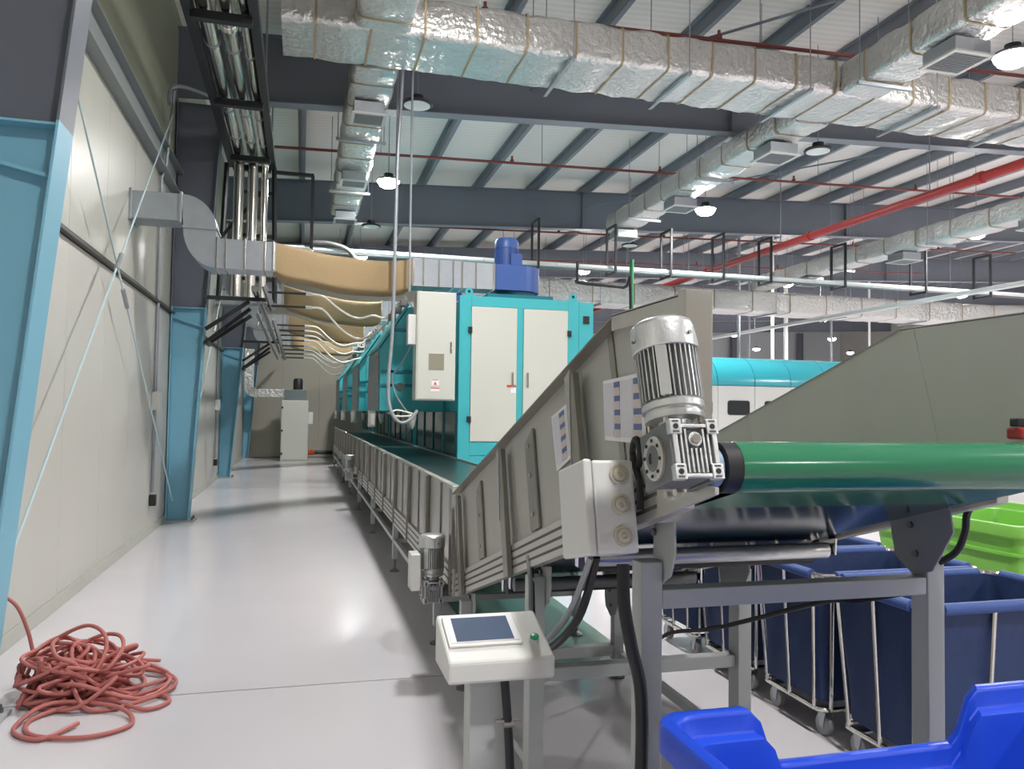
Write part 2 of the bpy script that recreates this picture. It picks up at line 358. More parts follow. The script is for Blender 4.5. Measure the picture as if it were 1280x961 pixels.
for yy, r, mt in ((2.36, .027, 'cast'), (2.45, .034, 'rubber'), (3.3, .028, 'castdk'), (3.42, .03, 'rubber')):
    T([(.90, yy, zb(yy)-.035), (1.755, yy, zb(yy)-.035)], r, 16).build('return_roller', mt, ic, smooth=True)
    for x in (XL+.0, XR-.02): MB().prism([(yy-.02, zb(yy)+.02), (yy+.02, zb(yy)+.01), (yy+.015, zb(yy)-.05), (yy-.015, zb(yy)-.05)], 'x', x, x+.006).build('roller_bracket', 'chrome', ic)
for yy, w in ((1.93, .032), (2.95, .04), (4.26, .03)):
    zt = zb(yy)-.03
    for x in (XL+.01, XR-.02):
        B(x-.03, x+.03, yy-w, yy+w, .10 if yy > 2 else .06, zt-.06 if yy < 2 else zt).build('leg', 'frame', ic, bev=.004)
        foot(ic, x, yy, .11 if yy > 2 else .07)
        xp = x+.031 if x < 1 else x-.04
        zc = zb(yy)
        MB().prism([(yy-.115, zc+.085), (yy+.115, zc+.02), (yy+.085, zc-.12), (yy+.01, zc-.165), (yy-.06, zc-.14), (yy-.135, zc-.02)] if x > 1 else
                   [(yy-.09, zc+.02), (yy+.03, zc), (yy+.03, zc-.12), (yy-.02, zc-.15), (yy-.07, zc-.12), (yy-.095, zc-.06)], 'x', xp, xp+.006).build('gusset_plate', 'plate' if x > 1 else 'frame', ic, bev=.001)
        for q in ((.02, -.02), (.0, -.1)):
            T([(xp-.008, yy+q[0], zc+q[1]), (xp+.001, yy+q[0], zc+q[1])], .011, 6).build('bolt', 'castdk', ic)
B(XL+.04, XR-.05, 1.90, 1.96, .995, 1.045).build('top_tie', 'frame', ic, bev=.004)
B(XL+.04, XR-.05, 2.93, 2.99, .47, .52).build('cross_tie', 'frame', ic, bev=.004)
B(XL+.04, XR-.05, 4.23, 4.29, .13, .19).build('cross_tie', 'frame', ic, bev=.004)
for x in (XR-.02,): B(x-.02, x+.02, 1.96, 4.2, .12, .16).build('long_tie', 'frame', ic, bev=.004)
B(XL-.01, XL+.03, 2.99, 4.23, .13, .17).build('long_tie', 'frame', ic, bev=.004)
# ================================================================== gear motors (built upright at the origin)
def gearmotor(label, group):
    t = thing('gear_motor', label, 'motor', (0, 0, 0), group)
    hb = B(-.046, .046, -.066, .070, -.060, .060).build('gearbox_housing', 'castdk', t, bev=.006)
    for sx in (-1, 1):
        MB().box(sx*.052-.006 if sx > 0 else -.058, .058 if sx > 0 else -.046, -.078, .075, -.066, .066).build('side_frame', 'castdk', hb, bev=.003)
        for sz in (-1, 1):
            m = MB().box(sx*.044-.014, sx*.044+.014, -.086, -.066, sz*.050-.017, sz*.050+.017)
            m.build('corner_pad', 'cast', hb, bev=.002)
            T([(sx*.044, -.0875, sz*.050), (sx*.044, -.084, sz*.050)], .0062, 10).build('bolt_hole', 'rubber', hb)
            for q in (-.0115, .0115): B(sx*.044-.008, sx*.044+.007, -.0872, -.084, sz*.050+q-.002, sz*.050+q+.002).build('pad_slot', 'groove', hb)
        B(sx*.047-.006, sx*.047+.006, -.084, -.066, -.05, .05).build('front_bar', 'cast', hb, bev=.002)
    for z in (-.058, .052): B(-.05, .05, -.083, -.066, z-.004, z+.004).build('front_bar', 'cast', hb, bev=.002)
    for k in range(7):
        x = -.032+k*.0107; zt = .045 if abs(k-3) > 1 else .002
        B(x-.0022, x+.0022, -.082, -.066, -.052, zt).build('cooling_rib', 'cast', hb)
    T([(0, -.066, .022), (0, -.084, .022)], .016, 16).build('filler_boss', 'cast', hb, smooth=True)
    T([(0, -.084, .022), (0, -.090, .022)], .011, 6).build('plug', 'chrome', hb)
    of = MB().lathe([(.050, -.058), (.050, -.064), (.047, -.066), (.030, -.066), (.030, -.060)], (0, .002, -.002), 'x', 28).build('output_flange', 'alu', t, smooth=True)
    MB().lathe([(.030, -.06), (.030, -.0665), (.024, -.070), (.012, -.070), (.012, -.066)], (0, .002, -.002), 'x', 24).build('shaft_cover', 'castdk', of, smooth=True)
    for k in range(8):
        a = k*math.pi/4+.2; c = (.002+.040*math.cos(a), -.002+.040*math.sin(a))
        T([(-.064, *c), (-.069, *c)], .0042, 6).build('bolt', 'rubber', of)
    T([(.046, .002, -.002), (.12, .002, -.002)], .028, 20).build('output_sleeve', 'castdk', t, smooth=True)
    MB().lathe([(.040, .058), (.036, .070), (.038, .082), (.068, .084), (.070, .090), (.070, .098), (.064, .100), (.064, .106), (.072, .108), (.072, .122), (.066, .128)], (0, 0, 0), n=32).build('motor_flange', 'cast', t, smooth=True)
    for k in range(4):
        a = math.pi/4+k*math.pi/2; c = (.060*math.cos(a), .060*math.sin(a))
        T([(*c, .070), (*c, .084)], .007, 6).build('bolt', 'chrome', t)
    body = MB().lathe([(.060, .126), (.060, .262)], (0, 0, 0), n=32).build('motor_body', 'castdk', t, smooth=True)
    m = MB()
    for k in range(36):
        a = k*math.pi/18; r1 = .0735
        m.box(.058, r1, -.0016, .0016, .128, .262, Matrix.Rotation(a, 4, 'Z'))
    m.build('cooling_fins', 'cast', body)
    B(-.020, .006, -.0755, -.058, .13, .25, m=Matrix.Rotation(math.radians(-30), 4, 'Z')).build('terminal_pad', 'cast', body, bev=.002)
    MB().lathe([(.0765, .250), (.0785, .252), (.0785, .306), (.0765, .316), (.070, .322), (.045, .325), (.0, .325)], (0, 0, 0), n=40).build('fan_cover', 'cast', t, smooth=True)
    for a in (-70, 60, 180):
        a = math.radians(a); T([(.077*math.cos(a), .077*math.sin(a), .278), (.083*math.cos(a), .083*math.sin(a), .278)], .005, 8).build('screw', 'castdk', t)
    return t
gm = gearmotor('large silver gear motor beside the green discharge roller', 'finned gear motors along the conveyors')
g2 = copy_tree(gm); g2['label'] = 'upright silver gear motor behind the white touch panel box'
g3 = copy_tree(gm); g3['label'] = 'upright silver gear motor far along the level conveyor'
gm.scale = (.95, .95, .95); gm.location = (.788, 1.55, 1.410); gm.rotation_euler = (-TH, 0, 0)
g2.location = (.765, 4.66, .455); g2.rotation_euler = (0, 0, 0)
g3.location = (.735, 12.5, .50)
B(.63, .685, 4.56, 4.70, .47, .68).build('motor_junction_box', 'white', bev=.006)
tag(bpy.data.objects['motor_junction_box'], 'small white box on the upright gear motor behind the touch panel', 'junction box')
MB().prism([(1.78, zb(1.78)-.005), (1.50, zb(1.50)-.003), (1.50, zb(1.50)+.012), (1.62, zb(1.62)+.05), (1.78, zb(1.78)+.13)], 'x', .845, .855).build('bearing_plate', 'alu', ic, bev=.001)
for k in range(4): MB().lathe([(.012, -.012), (.012, 0)], (.845, 1.56+.05*k, zb(1.56+.05*k)+.035), 'x', 6).build('bolt', 'chrome', ic)
es = thing('emergency_stop', 'small red emergency stop with dark bracket above the green roller', 'switch', (1.78, 1.615, 1.45))
B(1.757, 1.797, 1.59, 1.64, 1.452, 1.482).build('red_body', 'red', es, bev=.006); B(1.752, 1.796, 1.60, 1.625, 1.484, 1.506).build('bracket', 'black', es, bev=.004)
# ================================================================== junction box, cables, notices, touch panel
jb = thing('electric_box', 'pale grey electrical box with round rubber entries on the conveyor side', 'electrical box', (.78, 1.95, 1.10))
mr = Matrix.Translation((.772, 1.965, 1.248)) @ Matrix.Rotation(-TH*.75, 4, 'X')
B(-.055, .058, -.100, .100, -.118, .118, m=mr).build('housing', 'white', jb, bev=.008)
B(-.080, -.056, -.103, .103, -.121, .121, m=mr).build('lid', 'white', jb, bev=.007)
for k in range(3):
    zc = .085-.078*k
    g = MB().lathe([(.026, .0), (.026, -.004), (.021, -.005), (.021, -.003), (.017, -.003), (.017, -.007), (.008, -.009), (.006, -.004), (.0, -.004)], (.016, -.1005, zc-.004), 'y', 24, m=mr).build('cable_entry', 'grommet', jb, smooth=True)
cab = [((.75, 1.98, 1.12), (.73, 2.08, .96), (.74, 2.35, .80), (.78, 2.62, .78), (.85, 2.88, .86), (.86, 2.95, .95)),
       ((.77, 1.99, 1.12), (.755, 2.08, .94), (.77, 2.40, .76), (.80, 2.66, .74), (.86, 2.90, .84), (.87, 2.96, .95))]
for k, c in enumerate(cab):
    tag(T(cr(c, 8), .012 if k else .009, 8).build('power_cable', 'rubber' if k else 'conduit', smooth=True), ('black' if k else 'thin grey')+' cable looping from the pale electrical box to the second leg', 'cable')
tag(T(cr([(.80, 1.88, 1.12), (.80, 1.87, 1.02), (.815, 1.86, .92), (.845, 1.865, .80), (.845, 1.86, .6), (.825, 1.86, .4), (.82, 1.86, .2), (.82, 1.84, .02)], 8), .0165, 10).build('power_cable', 'rubber', smooth=True), 'thick black cable hanging down the near conveyor leg to the floor', 'cable')
ring = [(.845, 1.905+.024*math.cos(a), 1.40+.038*math.sin(a)) for a in [2*math.pi*k/20 for k in range(21)]]
tag(T(ring+[(.84, 1.90, 1.37), (.84, 1.87, 1.33), (.838, 1.86, 1.26)], .009, 8).build('cable_coil', 'rubber', smooth=True), 'short black cable coil hooked between electrical box and big gear motor', 'cable')
tag(T(cr([(1.73, 1.97, .985), (1.62, 2.03, .955), (1.56, 2.1, .94), (1.51, 2.4, .815), (1.5, 2.7, .70), (1.52, 3.1, .57), (1.6, 3.5, .35), (1.7, 3.8, .17)], 8), .008).build('power_cable', 'rubber', smooth=True), 'thin black cable slung in front of the navy trolleys', 'cable')
tag(T(cr([(1.815, 1.80, 1.27), (1.822, 1.83, 1.23), (1.825, 1.84, 1.18), (1.81, 1.86, 1.12), (1.79, 1.93, 1.07)], 8), .01).build('power_cable', 'rubber', smooth=True), 'black cable beside the gusset plate under the discharge roller', 'cable')
def notice(label, corners, cols):
    t = thing('notice_sheet', label, 'notice', (.872, corners[0][0], corners[0][1]))
    x0 = .868
    def q(u, v): a, b, c, d = [Vector(p) for p in corners]; return (a*(1-u)+b*u)*(1-v)+(d*(1-u)+c*u)*v
    def quad(u0, u1, v0, v1, x, name, mt):
        MB().prism([tuple(q(u, v)) for u, v in ((u0, v0), (u1, v0), (u1, v1), (u0, v1))], 'x', x-.0012, x).build(name, mt, t)
    quad(0, 1, 0, 1, x0-.0+.0, 'sheet', 'paperw')
    for u0, u1, kind in cols:
        if kind == 't': quad(u0, u1, .06, .93, x0-.0012, 'text_column', 'paper')
        else:
            for k in range(4):
                quad(u0, u1, .06+.22*k, .06+.22*k+.09, x0-.0012, 'picture', 'photoblue'); quad(u0, u1, .15+.22*k, .28+.22*k, x0-.0012, 'picture', 'photopeach')
notice('narrow printed notice with a picture column on the conveyor guard', [(2.70, 1.49), (2.48, 1.55), (2.44, 1.37), (2.63, 1.30)], [(.05, .35, 't'), (.38, .62, 'p'), (.65, .95, 't')])
notice('wide printed notice with two picture columns behind the big gear motor', [(2.20, 1.60), (1.90, 1.615), (1.895, 1.425), (2.18, 1.425)], [(.02, .26, 't'), (.28, .42, 'p'), (.44, .72, 't'), (.74, .92, 'p')])
tp = thing('touch_panel_stand', 'white touch panel box with green button on a grey post', 'control panel', (.55, 2.2, 0))
m = [(2.085, .775), (2.30, .775), (2.30, .910), (2.085, .834)]
MB().prism(m, 'x', .392, .690).build('enclosure', 'white', tp, bev=.008)
ang = math.atan2(.076, .215); ln = math.hypot(.112, .215)
pm = Matrix.Translation((.392, 2.085, .834)) @ Matrix.Rotation(ang, 4, 'X')
bz = B(.012, .222, .062, .205, 0, .008, m=pm).build('bezel', 'white', tp, bev=.003)
B(.020, .214, .075, .196, .008, .0095, m=pm).build('screen_border', 'screenf', bz)
B(.036, .200, .080, .190, .0095, .0105, m=pm).build('screen', 'screen', bz, label='dark blue grey touch screen')
MB().lathe([(.014, 0), (.014, .014), (.0115, .015)], (.255, .07, 0), n=20, m=pm).build('button_collar', 'screenf', tp, smooth=True)
MB().lathe([(.0125, .013), (.0125, .021), (.010, .024), (0, .025)], (.255, .07, 0), n=20, m=pm).build('push_button', 'greenbtn', tp, smooth=True, label='green push button')
B(.465, .575, 2.15, 2.23, .012, .775).build('post', 'frame', tp, bev=.004)
B(.40, .64, 2.06, 2.34, 0, .012).build('base_plate', 'frame', tp, bev=.003)
tag(T(cr([(.555, 2.12, .774), (.565, 2.118, .66), (.575, 2.12, .5), (.575, 2.125, .25), (.578, 2.14, .03)], 8), .0125, 10).build('panel_cable', 'rubber', smooth=True), 'black cable running down the touch panel post', 'cable')
tag(MB().tube([(.53, 2.118, .66), (.60, 2.118, .66)], .006).tube([(.553, 2.11, .652), (.578, 2.11, .652)], .009).build('cable_clip', 'chrome'), 'small metal clip holding the cable on the touch panel post', 'clip')
# ================================================================== laundry trolleys
def rrect(x0, x1, y0, y1, z, r=.04, n=4):
    out = []
    for cx, cy, a0 in ((x1-r, y1-r, 0), (x0+r, y1-r, 90), (x0+r, y0+r, 180), (x1-r, y0+r, 270)):
        for k in range(n+1):
            a = math.radians(a0+90*k/n); out.append(Vector((cx+r*math.cos(a), cy+r*math.sin(a), z)))
    return out
def trolley(label, X0, Yn):
    t = thing('laundry_trolley', label, 'trolley', (X0+.44, Yn+.29, 0), 'navy laundry trolleys in a row')
    x0, x1, y0, y1, zr = X0, X0+.90, Yn, Yn+.58, .765
    bx0, bx1, by0, by1 = x0+.035, x1-.05, y0+.05, y1-.05; zl = .135
    rings = []
    for k in range(9):
        f = k/8; z = .17+(zr-.17)*f
        rg = rrect(bx0+(x0-bx0)*f+.012, bx1+(x1-bx1)*f-.012, by0+(y0-by0)*f+.012, by1+(y1-by1)*f-.012, z, .05, 4)
        rings.append([p+Vector((noise.noise(p*5+Vector((Yn, 0, 0)))*.014, noise.noise(p*5+Vector((9, Yn, 3)))*.014, 0)) for p in rg])
    inn = [[Vector((p.x+(.012 if p.x < (x0+x1)/2 else -.012), p.y+(.012 if p.y < (y0+y1)/2 else -.012), p.z+(.012 if i == 0 else 0))) for p in rg] for i, rg in enumerate(rings)]
    MB().loft(rings+inn[::-1]).build('bag', 'navy', t, smooth=True)
    g = .075
    for a, b in (((x0+g, y0, zr), (x1-g, y0, zr)), ((x0+g, y1, zr), (x1-g, y1, zr)), ((x0, y0+g, zr), (x0, y1-g, zr)), ((x1, y0+g, zr), (x1, y1-g, zr))):
        a, b = Vector(a), Vector(b); ps = [a.lerp(b, k/10) for k in range(11)]
        MB().tube(ps, .024, 10).build('rim_sleeve', 'navyrim', t, smooth=True)
    fr = T([p for p in rrect(x0, x1, y0, y1, zr, .05, 4)]+[Vector((x1, y1-.05, zr))], .0125, 8).build('top_rail', 'chrome', t, smooth=True)
    T([p for p in rrect(bx0, bx1, by0, by1, zl, .05, 4)]+[Vector((bx1, by1-.05, zl))], .0125, 8).build('bottom_rail', 'chrome', t, smooth=True)
    rod = []
    for u in (.06, .36, .64, .94): rod += [((x0+(x1-x0)*u, y0-.004, zr), (bx0+(bx1-bx0)*u, by0-.004, zl)), ((x0+(x1-x0)*u, y1+.004, zr), (bx0+(bx1-bx0)*u, by1+.004, zl))]
    for u in (.1, .5, .9): rod += [((x0-.004, y0+(y1-y0)*u, zr), (bx0-.004, by0+(by1-by0)*u, zl)), ((x1+.004, y0+(y1-y0)*u, zr), (bx1+.004, by0+(by1-by0)*u, zl))]
    for a, b in rod: T([a, b], .0095, 8).build('frame_rod', 'chrome', t, smooth=True)
    for cx in (bx0+.06, bx1-.06):
        for cy in (by0+.05, by1-.05):
            c = MB().prism([(cy-.03, zl-.01), (cy+.03, zl-.01), (cy+.02, .045), (cy-.005, .035)], 'x', cx-.022, cx-.018).prism([(cy-.03, zl-.01), (cy+.03, zl-.01), (cy+.02, .045), (cy-.005, .035)], 'x', cx+.018, cx+.022).box(cx-.03, cx+.03, cy-.035, cy+.035, zl-.016, zl-.008).build('caster_fork', 'galv', t)
            MB().lathe([(.02, -.016), (.048, -.015), (.05, -.008), (.05, .008), (.048, .015), (.02, .016)], (cx, cy+.008, .05), 'x', 20).build('caster_wheel', 'castor', c, smooth=True)
    return t
TRL = 'navy fabric laundry trolley with chrome frame '
trolley(TRL+'standing right behind the blue plastic bin', 2.335, 2.54)
trolley(TRL+'second in the row from the blue plastic bin', 2.335, 3.17)
trolley(TRL+'third in the row from the blue plastic bin', 2.335, 3.80)
trolley(TRL+'last in the row from the blue plastic bin', 2.335, 4.43)
# ================================================================== plastic bins
def bin_(name, label, mt, x0, x1, y0, y1, zt, dip=None, ribs=(), r=.07):
    t = thing(name, label, 'bin', ((x0+x1)/2, (y0+y1)/2, 0))
    N = 96; per = []
    base = rrect(x0, x1, y0, y1, 0, r, 6)
    L = [0]; P = base+[base[0]]
    # even points plus the dip corners
    dense = []
    for a, b in zip(P, P[1:]):
        k = max(1, int((b-a).length/.03)); dense += [a.lerp(b, i/k) for i in range(k)]
    c = Vector(((x0+x1)/2, (y0+y1)/2, 0))
    def top(p):
        if dip and p.y > y1-.10:
            a, b, d, s = dip
            u = min(max((p.x-a)/s, 0), 1)*min(max((b-p.x)/s, 0), 1); u = u*u*(3-2*u)
            return zt-d*u
        return zt
    def ring(inset, dz=None, z=None):
        out = []
        for p in dense:
            fx = (x1-x0-2*inset)/(x1-x0); fy = (y1-y0-2*inset)/(y1-y0)
            out.append(Vector((c.x+(p.x-c.x)*fx, c.y+(p.y-c.y)*fy, top(p)+dz if z is None else z)))
        return out
    rings = [ring(.12, z=.06), ring(.035, -.085), ring(.03, -.08), ring(.006, -.075), ring(0, -.068), ring(0, -.012), ring(.004, -.003), ring(.012, 0), ring(.028, 0), ring(.034, -.004), ring(.037, -.012), ring(.040, -.045), ring(.044, -.051), ring(.060, -.053), ring(.067, -.058), ring(.071, -.075), ring(.16, z=.09)]
    MB().loft(rings).build('shell', mt, t, smooth=True)
    for z in ribs:
        f = .12+(.035-.12)*(z-.06)/(zt-.14)
        MB().loft([ring(f-.004, z=z-.012), ring(f-.022, z=z-.008), ring(f-.022, z=z+.008), ring(f-.002, z=z+.012)], cap=False).build('rib', mt, t, smooth=True)
    for cx in (x0+.2, x1-.2):
        for cy in (y0+.2, y1-.2):
            MB().lathe([(.02, -.02), (.034, -.018), (.034, .018), (.02, .02)], (cx, cy, .034), 'x', 16).build('wheel', 'rubber', t, smooth=True)
    return t
bin_('plastic_bin', 'bright blue plastic bin with a dipped rim under the green roller', 'bluepl', .79, 1.93, .95, 1.70, .815, dip=(1.02, 1.70, .135, .075))
bin_('plastic_bin', 'lime green plastic bin beyond the navy trolleys', 'greenpl', 4.05, 5.25, 3.7, 5.0, .88, ribs=(.70, .48))
# ================================================================== ironing machine in the background
im = thing('ironing_machine', 'white machine with a curved glossy teal hood and small rounded windows', 'machine', (10.2, 15, 0))
x = 7.12; i = 0
while x < 13.6:
    x1 = x+.82
    B(x, x1, 14, 16.4, .15, 2.11).build('body_panel', 'white', im, bev=.006)
    prof = [(14.0+.62*(1-math.cos(a)), 2.12+.60*math.sin(a)) for a in [math.pi/2*k/10 for k in range(11)]]+[(16.0, 2.72), (16.4, 2.5), (16.4, 2.12)]
    MB().prism(prof, 'x', x+.003, x1-.003).build('hood_panel', 'tealgloss', im, smooth=True)
    wf_ = MB().loft([[Vector((p.x, 13.985, p.y)) for p in rrect(x+.21, x+.70, 1.53, 1.82, 0, .05)], [Vector((p.x, 14.005, p.y)) for p in rrect(x+.21, x+.70, 1.53, 1.82, 0, .05)]]).build('window_frame', 'rubber', im)
    MB().loft([[Vector((p.x, 13.98, p.y)) for p in rrect(x+.235, x+.675, 1.555, 1.795, 0, .04)], [Vector((p.x, 13.986, p.y)) for p in rrect(x+.235, x+.675, 1.555, 1.795, 0, .04)]]).build('pane', 'glass', wf_)
    x = x1+.008; i += 1
B(7.2, x-.1, 14.1, 16.3, 0, .15).build('plinth', 'black', im)
tag(MB().lathe([(.5, 0), (.5, 3.45), (.52, 3.47), (.52, 3.55), (.5, 3.57)], (15.2, 16.6, 0), n=28).build('round_duct', 'galv', smooth=True), 'round galvanised duct standing behind the teal hood', 'duct')
# ================================================================== red hose heap
rnd = random.Random(11); hp = []
hp += [(-1.62, 4.86, .50), (-1.56, 4.86, .49), (-1.47, 4.86, .42), (-1.41, 4.86, .28), (-1.37, 4.85, .14), (-1.30, 4.80, .06)]
cx0, cy0 = -1.06, 4.66
ph = 0
for k in range(34):
    big = k in (5, 12, 20, 27, 31)
    rx = rnd.uniform(.10, .27); ry = rnd.uniform(.10, .24); ox = rnd.gauss(-.03, .09); oy = rnd.gauss(0, .08); t2 = rnd.uniform(0, 6.28)
    tl = rnd.uniform(.1, .85); zc = rnd.uniform(.05, .20)
    if big: rx = rnd.uniform(.28, .40); ry = rnd.uniform(.22, .34); zc = .02; tl = 0
    n_ = rnd.choice((7, 8, 9)); sgn = rnd.choice((-1, 1))
    for j in range(n_):
        a = ph+sgn*2*math.pi*j/n_
        ca = math.cos(tl)
        px, py = cx0+ox+rx*math.cos(a)*(ca if abs(math.cos(t2)) > .5 else 1), cy0+oy+ry*math.sin(a)*(1 if abs(math.cos(t2)) > .5 else ca)
        z = zc+math.sin(tl)*rx*math.cos(a-t2)+.012*rnd.random()
        d = math.hypot((px-cx0)/.40, (py-cy0)/.36)
        z = min(max(z, .013), max(.013, .34*(1-.6*d)+.02))
        hp.append((max(px, -1.34), py, z))
    ph += rnd.uniform(-.9, .9)
hp += [(-.8, 4.5, .014), (-.66, 4.46, .014), (-.62, 4.36, .014), (-.72, 4.28, .014), (-.95, 4.42, .03)]
hp += [(-1.2, 4.28, .014), (-1.15, 4.06, .014), (-.9, 3.98, .014), (-.74, 4.1, .014), (-.85, 4.3, .03), (-1.15, 4.36, .05)]
hp += [(-1.25, 4.15, .014), (-1.1, 4.0, .014), (-.98, 4.15, .02)]
tag(T(cr(hp, 7), .0105, 8).build('rubber_hose', 'hose', smooth=True), 'tangled heap of dusty red rubber hose on the floor', 'hose')
# ================================================================== tunnel dryers
def dryer(label, Y):
    t = thing('tunnel_dryer', label, 'dryer', (2.7, Y+1.8, 0), 'row of teal dryers')
    Xa, Xb, zt = 1.88, 3.66, 2.97
    B(Xa+.03, Xb-.02, Y+.05, Y+3.7, .12, zt-.03).build('cabinet', 'teal', t, bev=.01)
    # front frame around two doors
    d0, d1, e0, e1, zd0, zd1 = 2.03, 2.63, 2.71, 3.31, 1.14, 2.84
    for b in ((Xa, d0, .1, zt), (d1, e0, zd0, zd1), (e1, 3.46, .1, zt), (d0, e1, zd1, zt), (d0, e1, .97, zd0), (d0, e1, .1, .965)):
        B(b[0], b[1], Y, Y+.06, b[2], b[3]).build('front_frame', 'teal', t, bev=.004)
    B(3.463, Xb, Y+.005, Y+.09, .1, zt-.01).build('corner_post', 'teal', t, bev=.005)
    for a, b, hx, kx in ((d0, d1, d0-.015, d1-.06), (e0, e1, e1+.015, e0+.06)):
        dd = B(a+.004, b-.004, Y-.012, Y+.03, zd0+.004, zd1-.004).build('door', 'cream', t, bev=.004)
        for z in (zd0+.28, zd1-.30):
            MB().box(hx-.026, hx+.026, Y-.03, Y-.005, z-.038, z+.038).build('hinge', 'black', dd, bev=.004)
        MB().box(kx-.014, kx+.014, Y-.03, Y-.012, 1.83, 2.02).build('handle', 'chrome', dd, bev=.004)
    B(2.50, 2.62, Y-.015, Y-.011, 1.83, 1.86).build('warning_strip', 'redprint', t); B(2.55, 2.62, Y-.015, Y-.011, 1.76, 1.83).build('label_plate', 'paperw', t)
    for x in (2.0, 3.38):
        MB().prism([(x-.05, zt), (x+.05, zt), (x+.05, zt+.07), (x+.02, zt+.10), (x-.02, zt+.10), (x-.05, zt+.07)], 'y', Y+.01, Y+.03).build('lifting_eye', 'teal', t)
        T([(x, Y+.008, zt+.055), (x, Y+.032, zt+.055)], .02, 10).build('eye_hole', 'black', t)
    MB().box(3.52, 3.6, Y-.01, Y+.01, 2.68, 2.78).build('hinge', 'black', t)
    # side above the belt: dark glass panels between teal posts
    for k in range(4):
        y = Y+.16+.86*k
        B(Xa-.005, Xa+.03, y, y+.78, .96, 1.52).build('side_panel', 'glasste', t, bev=.004)
        B(Xa-.02, Xa+.03, y+.785, y+.855, .96, 1.55).build('side_post', 'tealdk', t, bev=.004)
    # discharge hood leaning over the belt
    h0, h1 = Y+1.15, Y+3.05
    pr = [(1.02, 1.51), (1.02, 2.38), (1.40, 2.95), (1.9, 2.95), (1.9, 1.51)]
    hd = MB().prism(pr, 'y', h0, h1).build('hood', 'teal', t, bev=.006)
    MB().prism([(1.0, 2.37), (1.39, 2.955), (1.395, 2.985), (1.37, 2.985), (.985, 2.40)], 'y', h0-.05, h1).build('hood_flap', 'teal', hd, bev=.003)
    for z, xa in ((2.62, 1.19), (2.05, 1.03), (1.86, 1.03)): B(xa, 1.9, h0-.02, h0, z-.02, z+.02).build('hood_rib', 'tealdk', hd, bev=.003)
    B(1.14, 1.20, h0-.02, h0, 1.52, 2.55).build('hood_rib', 'teal', hd, bev=.003)
    B(1.0, 1.02, h0+.12, h0+1.75, 1.53, 2.34).build('hood_side_panel', 'greypanel', hd, bev=.003)
    for z in (2.25, 1.75): T([(.995, h0+.2, z), (1.0, h0+.2, z)], .02, 8).build('bolt', 'chrome', hd)
    MB().box(.93, 1.03, h0+.62, h0+.82, 1.28, 1.52).build('drip_box', 'white', hd, bev=.01)
    MB().lathe([(.035, 1.32), (.05, 1.48)], (.96, h0+.3, 0), n=12).build('air_filter_cup', 'white', hd, smooth=True)
    # valve cluster on the hood top
    for k in range(3):
        vx = 1.34-.08*k; vz = 2.96-.1*k
        v = B(vx-.05, vx+.05, h0+.06+.02*k, h0+.18, vz, vz+.09).build('valve_block', 'castdk', t, bev=.006)
        T([(vx, h0+.1, vz+.09), (vx, h0+.1, vz+.15)], .02, 10).build('valve_cap', 'chrome', v, smooth=True)
    # control cabinet
    cb = B(1.335, 1.825, Y-.06, Y+.22, 1.645, 2.985).build('control_cabinet', 'cream', t, bev=.008)
    B(1.35, 1.81, Y-.075, Y-.06, 1.66, 2.97).build('cabinet_door', 'cream', cb, bev=.004)
    B(1.49, 1.68, Y-.079, Y-.074, 2.02, 2.22).build('vent_grille', striped('vent_mesh', (150, 146, 128), (120, 116, 100), 60, 'Z') if 'vent_mesh' not in bpy.data.materials else bpy.data.materials['vent_mesh'], cb)
    B(1.75, 1.775, Y-.09, Y-.074, 2.23, 2.37).build('cabinet_handle', 'chrome', cb, bev=.004)
    B(1.53, 1.62, Y-.079, Y-.074, 1.83, 1.90).build('warning_label', 'paperw', cb); B(1.54, 1.61, Y-.080, Y-.0745, 1.892, 1.90).build('label_stripe', 'redprint', cb)
    MB().prism([(1.555, 1.838), (1.595, 1.838), (1.575, 1.878)], 'y', Y-.081, Y-.079).build('warning_triangle', 'redprint', cb)
    B(1.52, 1.63, Y-.079, Y-.074, 1.755, 1.80).build('warning_label', 'paperw', cb); B(1.52, 1.63, Y-.080, Y-.0745, 1.79, 1.802).build('label_stripe', 'redprint', cb)
    sb = B(1.24, 1.335, Y+.0, Y+.16, 2.33, 2.70).build('relay_box', 'white', t, bev=.006)
    MB().lathe([(.055, -.03), (.06, 0), (.06, .05), (.03, .07)], (1.27, Y+.9, 1.83), 'y', 16).build('pressure_valve', 'castdk', t, smooth=True)
    MB().lathe([(.05, .07), (.05, .075)], (1.27, Y+.82, 1.83), 'y', 16).build('valve_dial', 'white', t, smooth=True)
    T(cr([(1.30, Y+.14, 2.32), (1.2, Y+.3, 2.1), (1.12, Y+.45, 1.95), (1.14, Y+.4, 1.75), (1.25, Y+.3, 1.55), (1.36, Y+.2, 1.42)], 6), .009, 6).build('control_hose', 'conduit', t, smooth=True)
    MB().lathe([(.0, 1.28), (.03, 1.33), (.05, 1.43), (.05, 1.46)], (1.34, Y+.2, 0), n=12).build('drain_funnel', 'white', t, smooth=True)
    # fan on the roof
    fx, fy = 2.78, Y+.72
    B(2.3, 3.2, Y+.3, Y+1.2, zt-.03, zt+.09).build('fan_plinth', 'tealdk', t, bev=.005)
    pf = [(fx-.34, fy-.33)]+[(fx+.33*math.sin(a), fy-.33*math.cos(a)) for a in [math.pi*k/14 for k in range(15)]]+[(fx-.34, fy+.05)]
    fn = MB().prism(pf, 'z', zt+.16, zt+.50).build('fan_housing', 'blueenam', t, bev=.006)
    MB().lathe([(.34, zt+.09), (.27, zt+.12), (.27, zt+.17)], (fx, fy, 0), n=28).build('fan_collar', 'tealdk', fn, smooth=True)
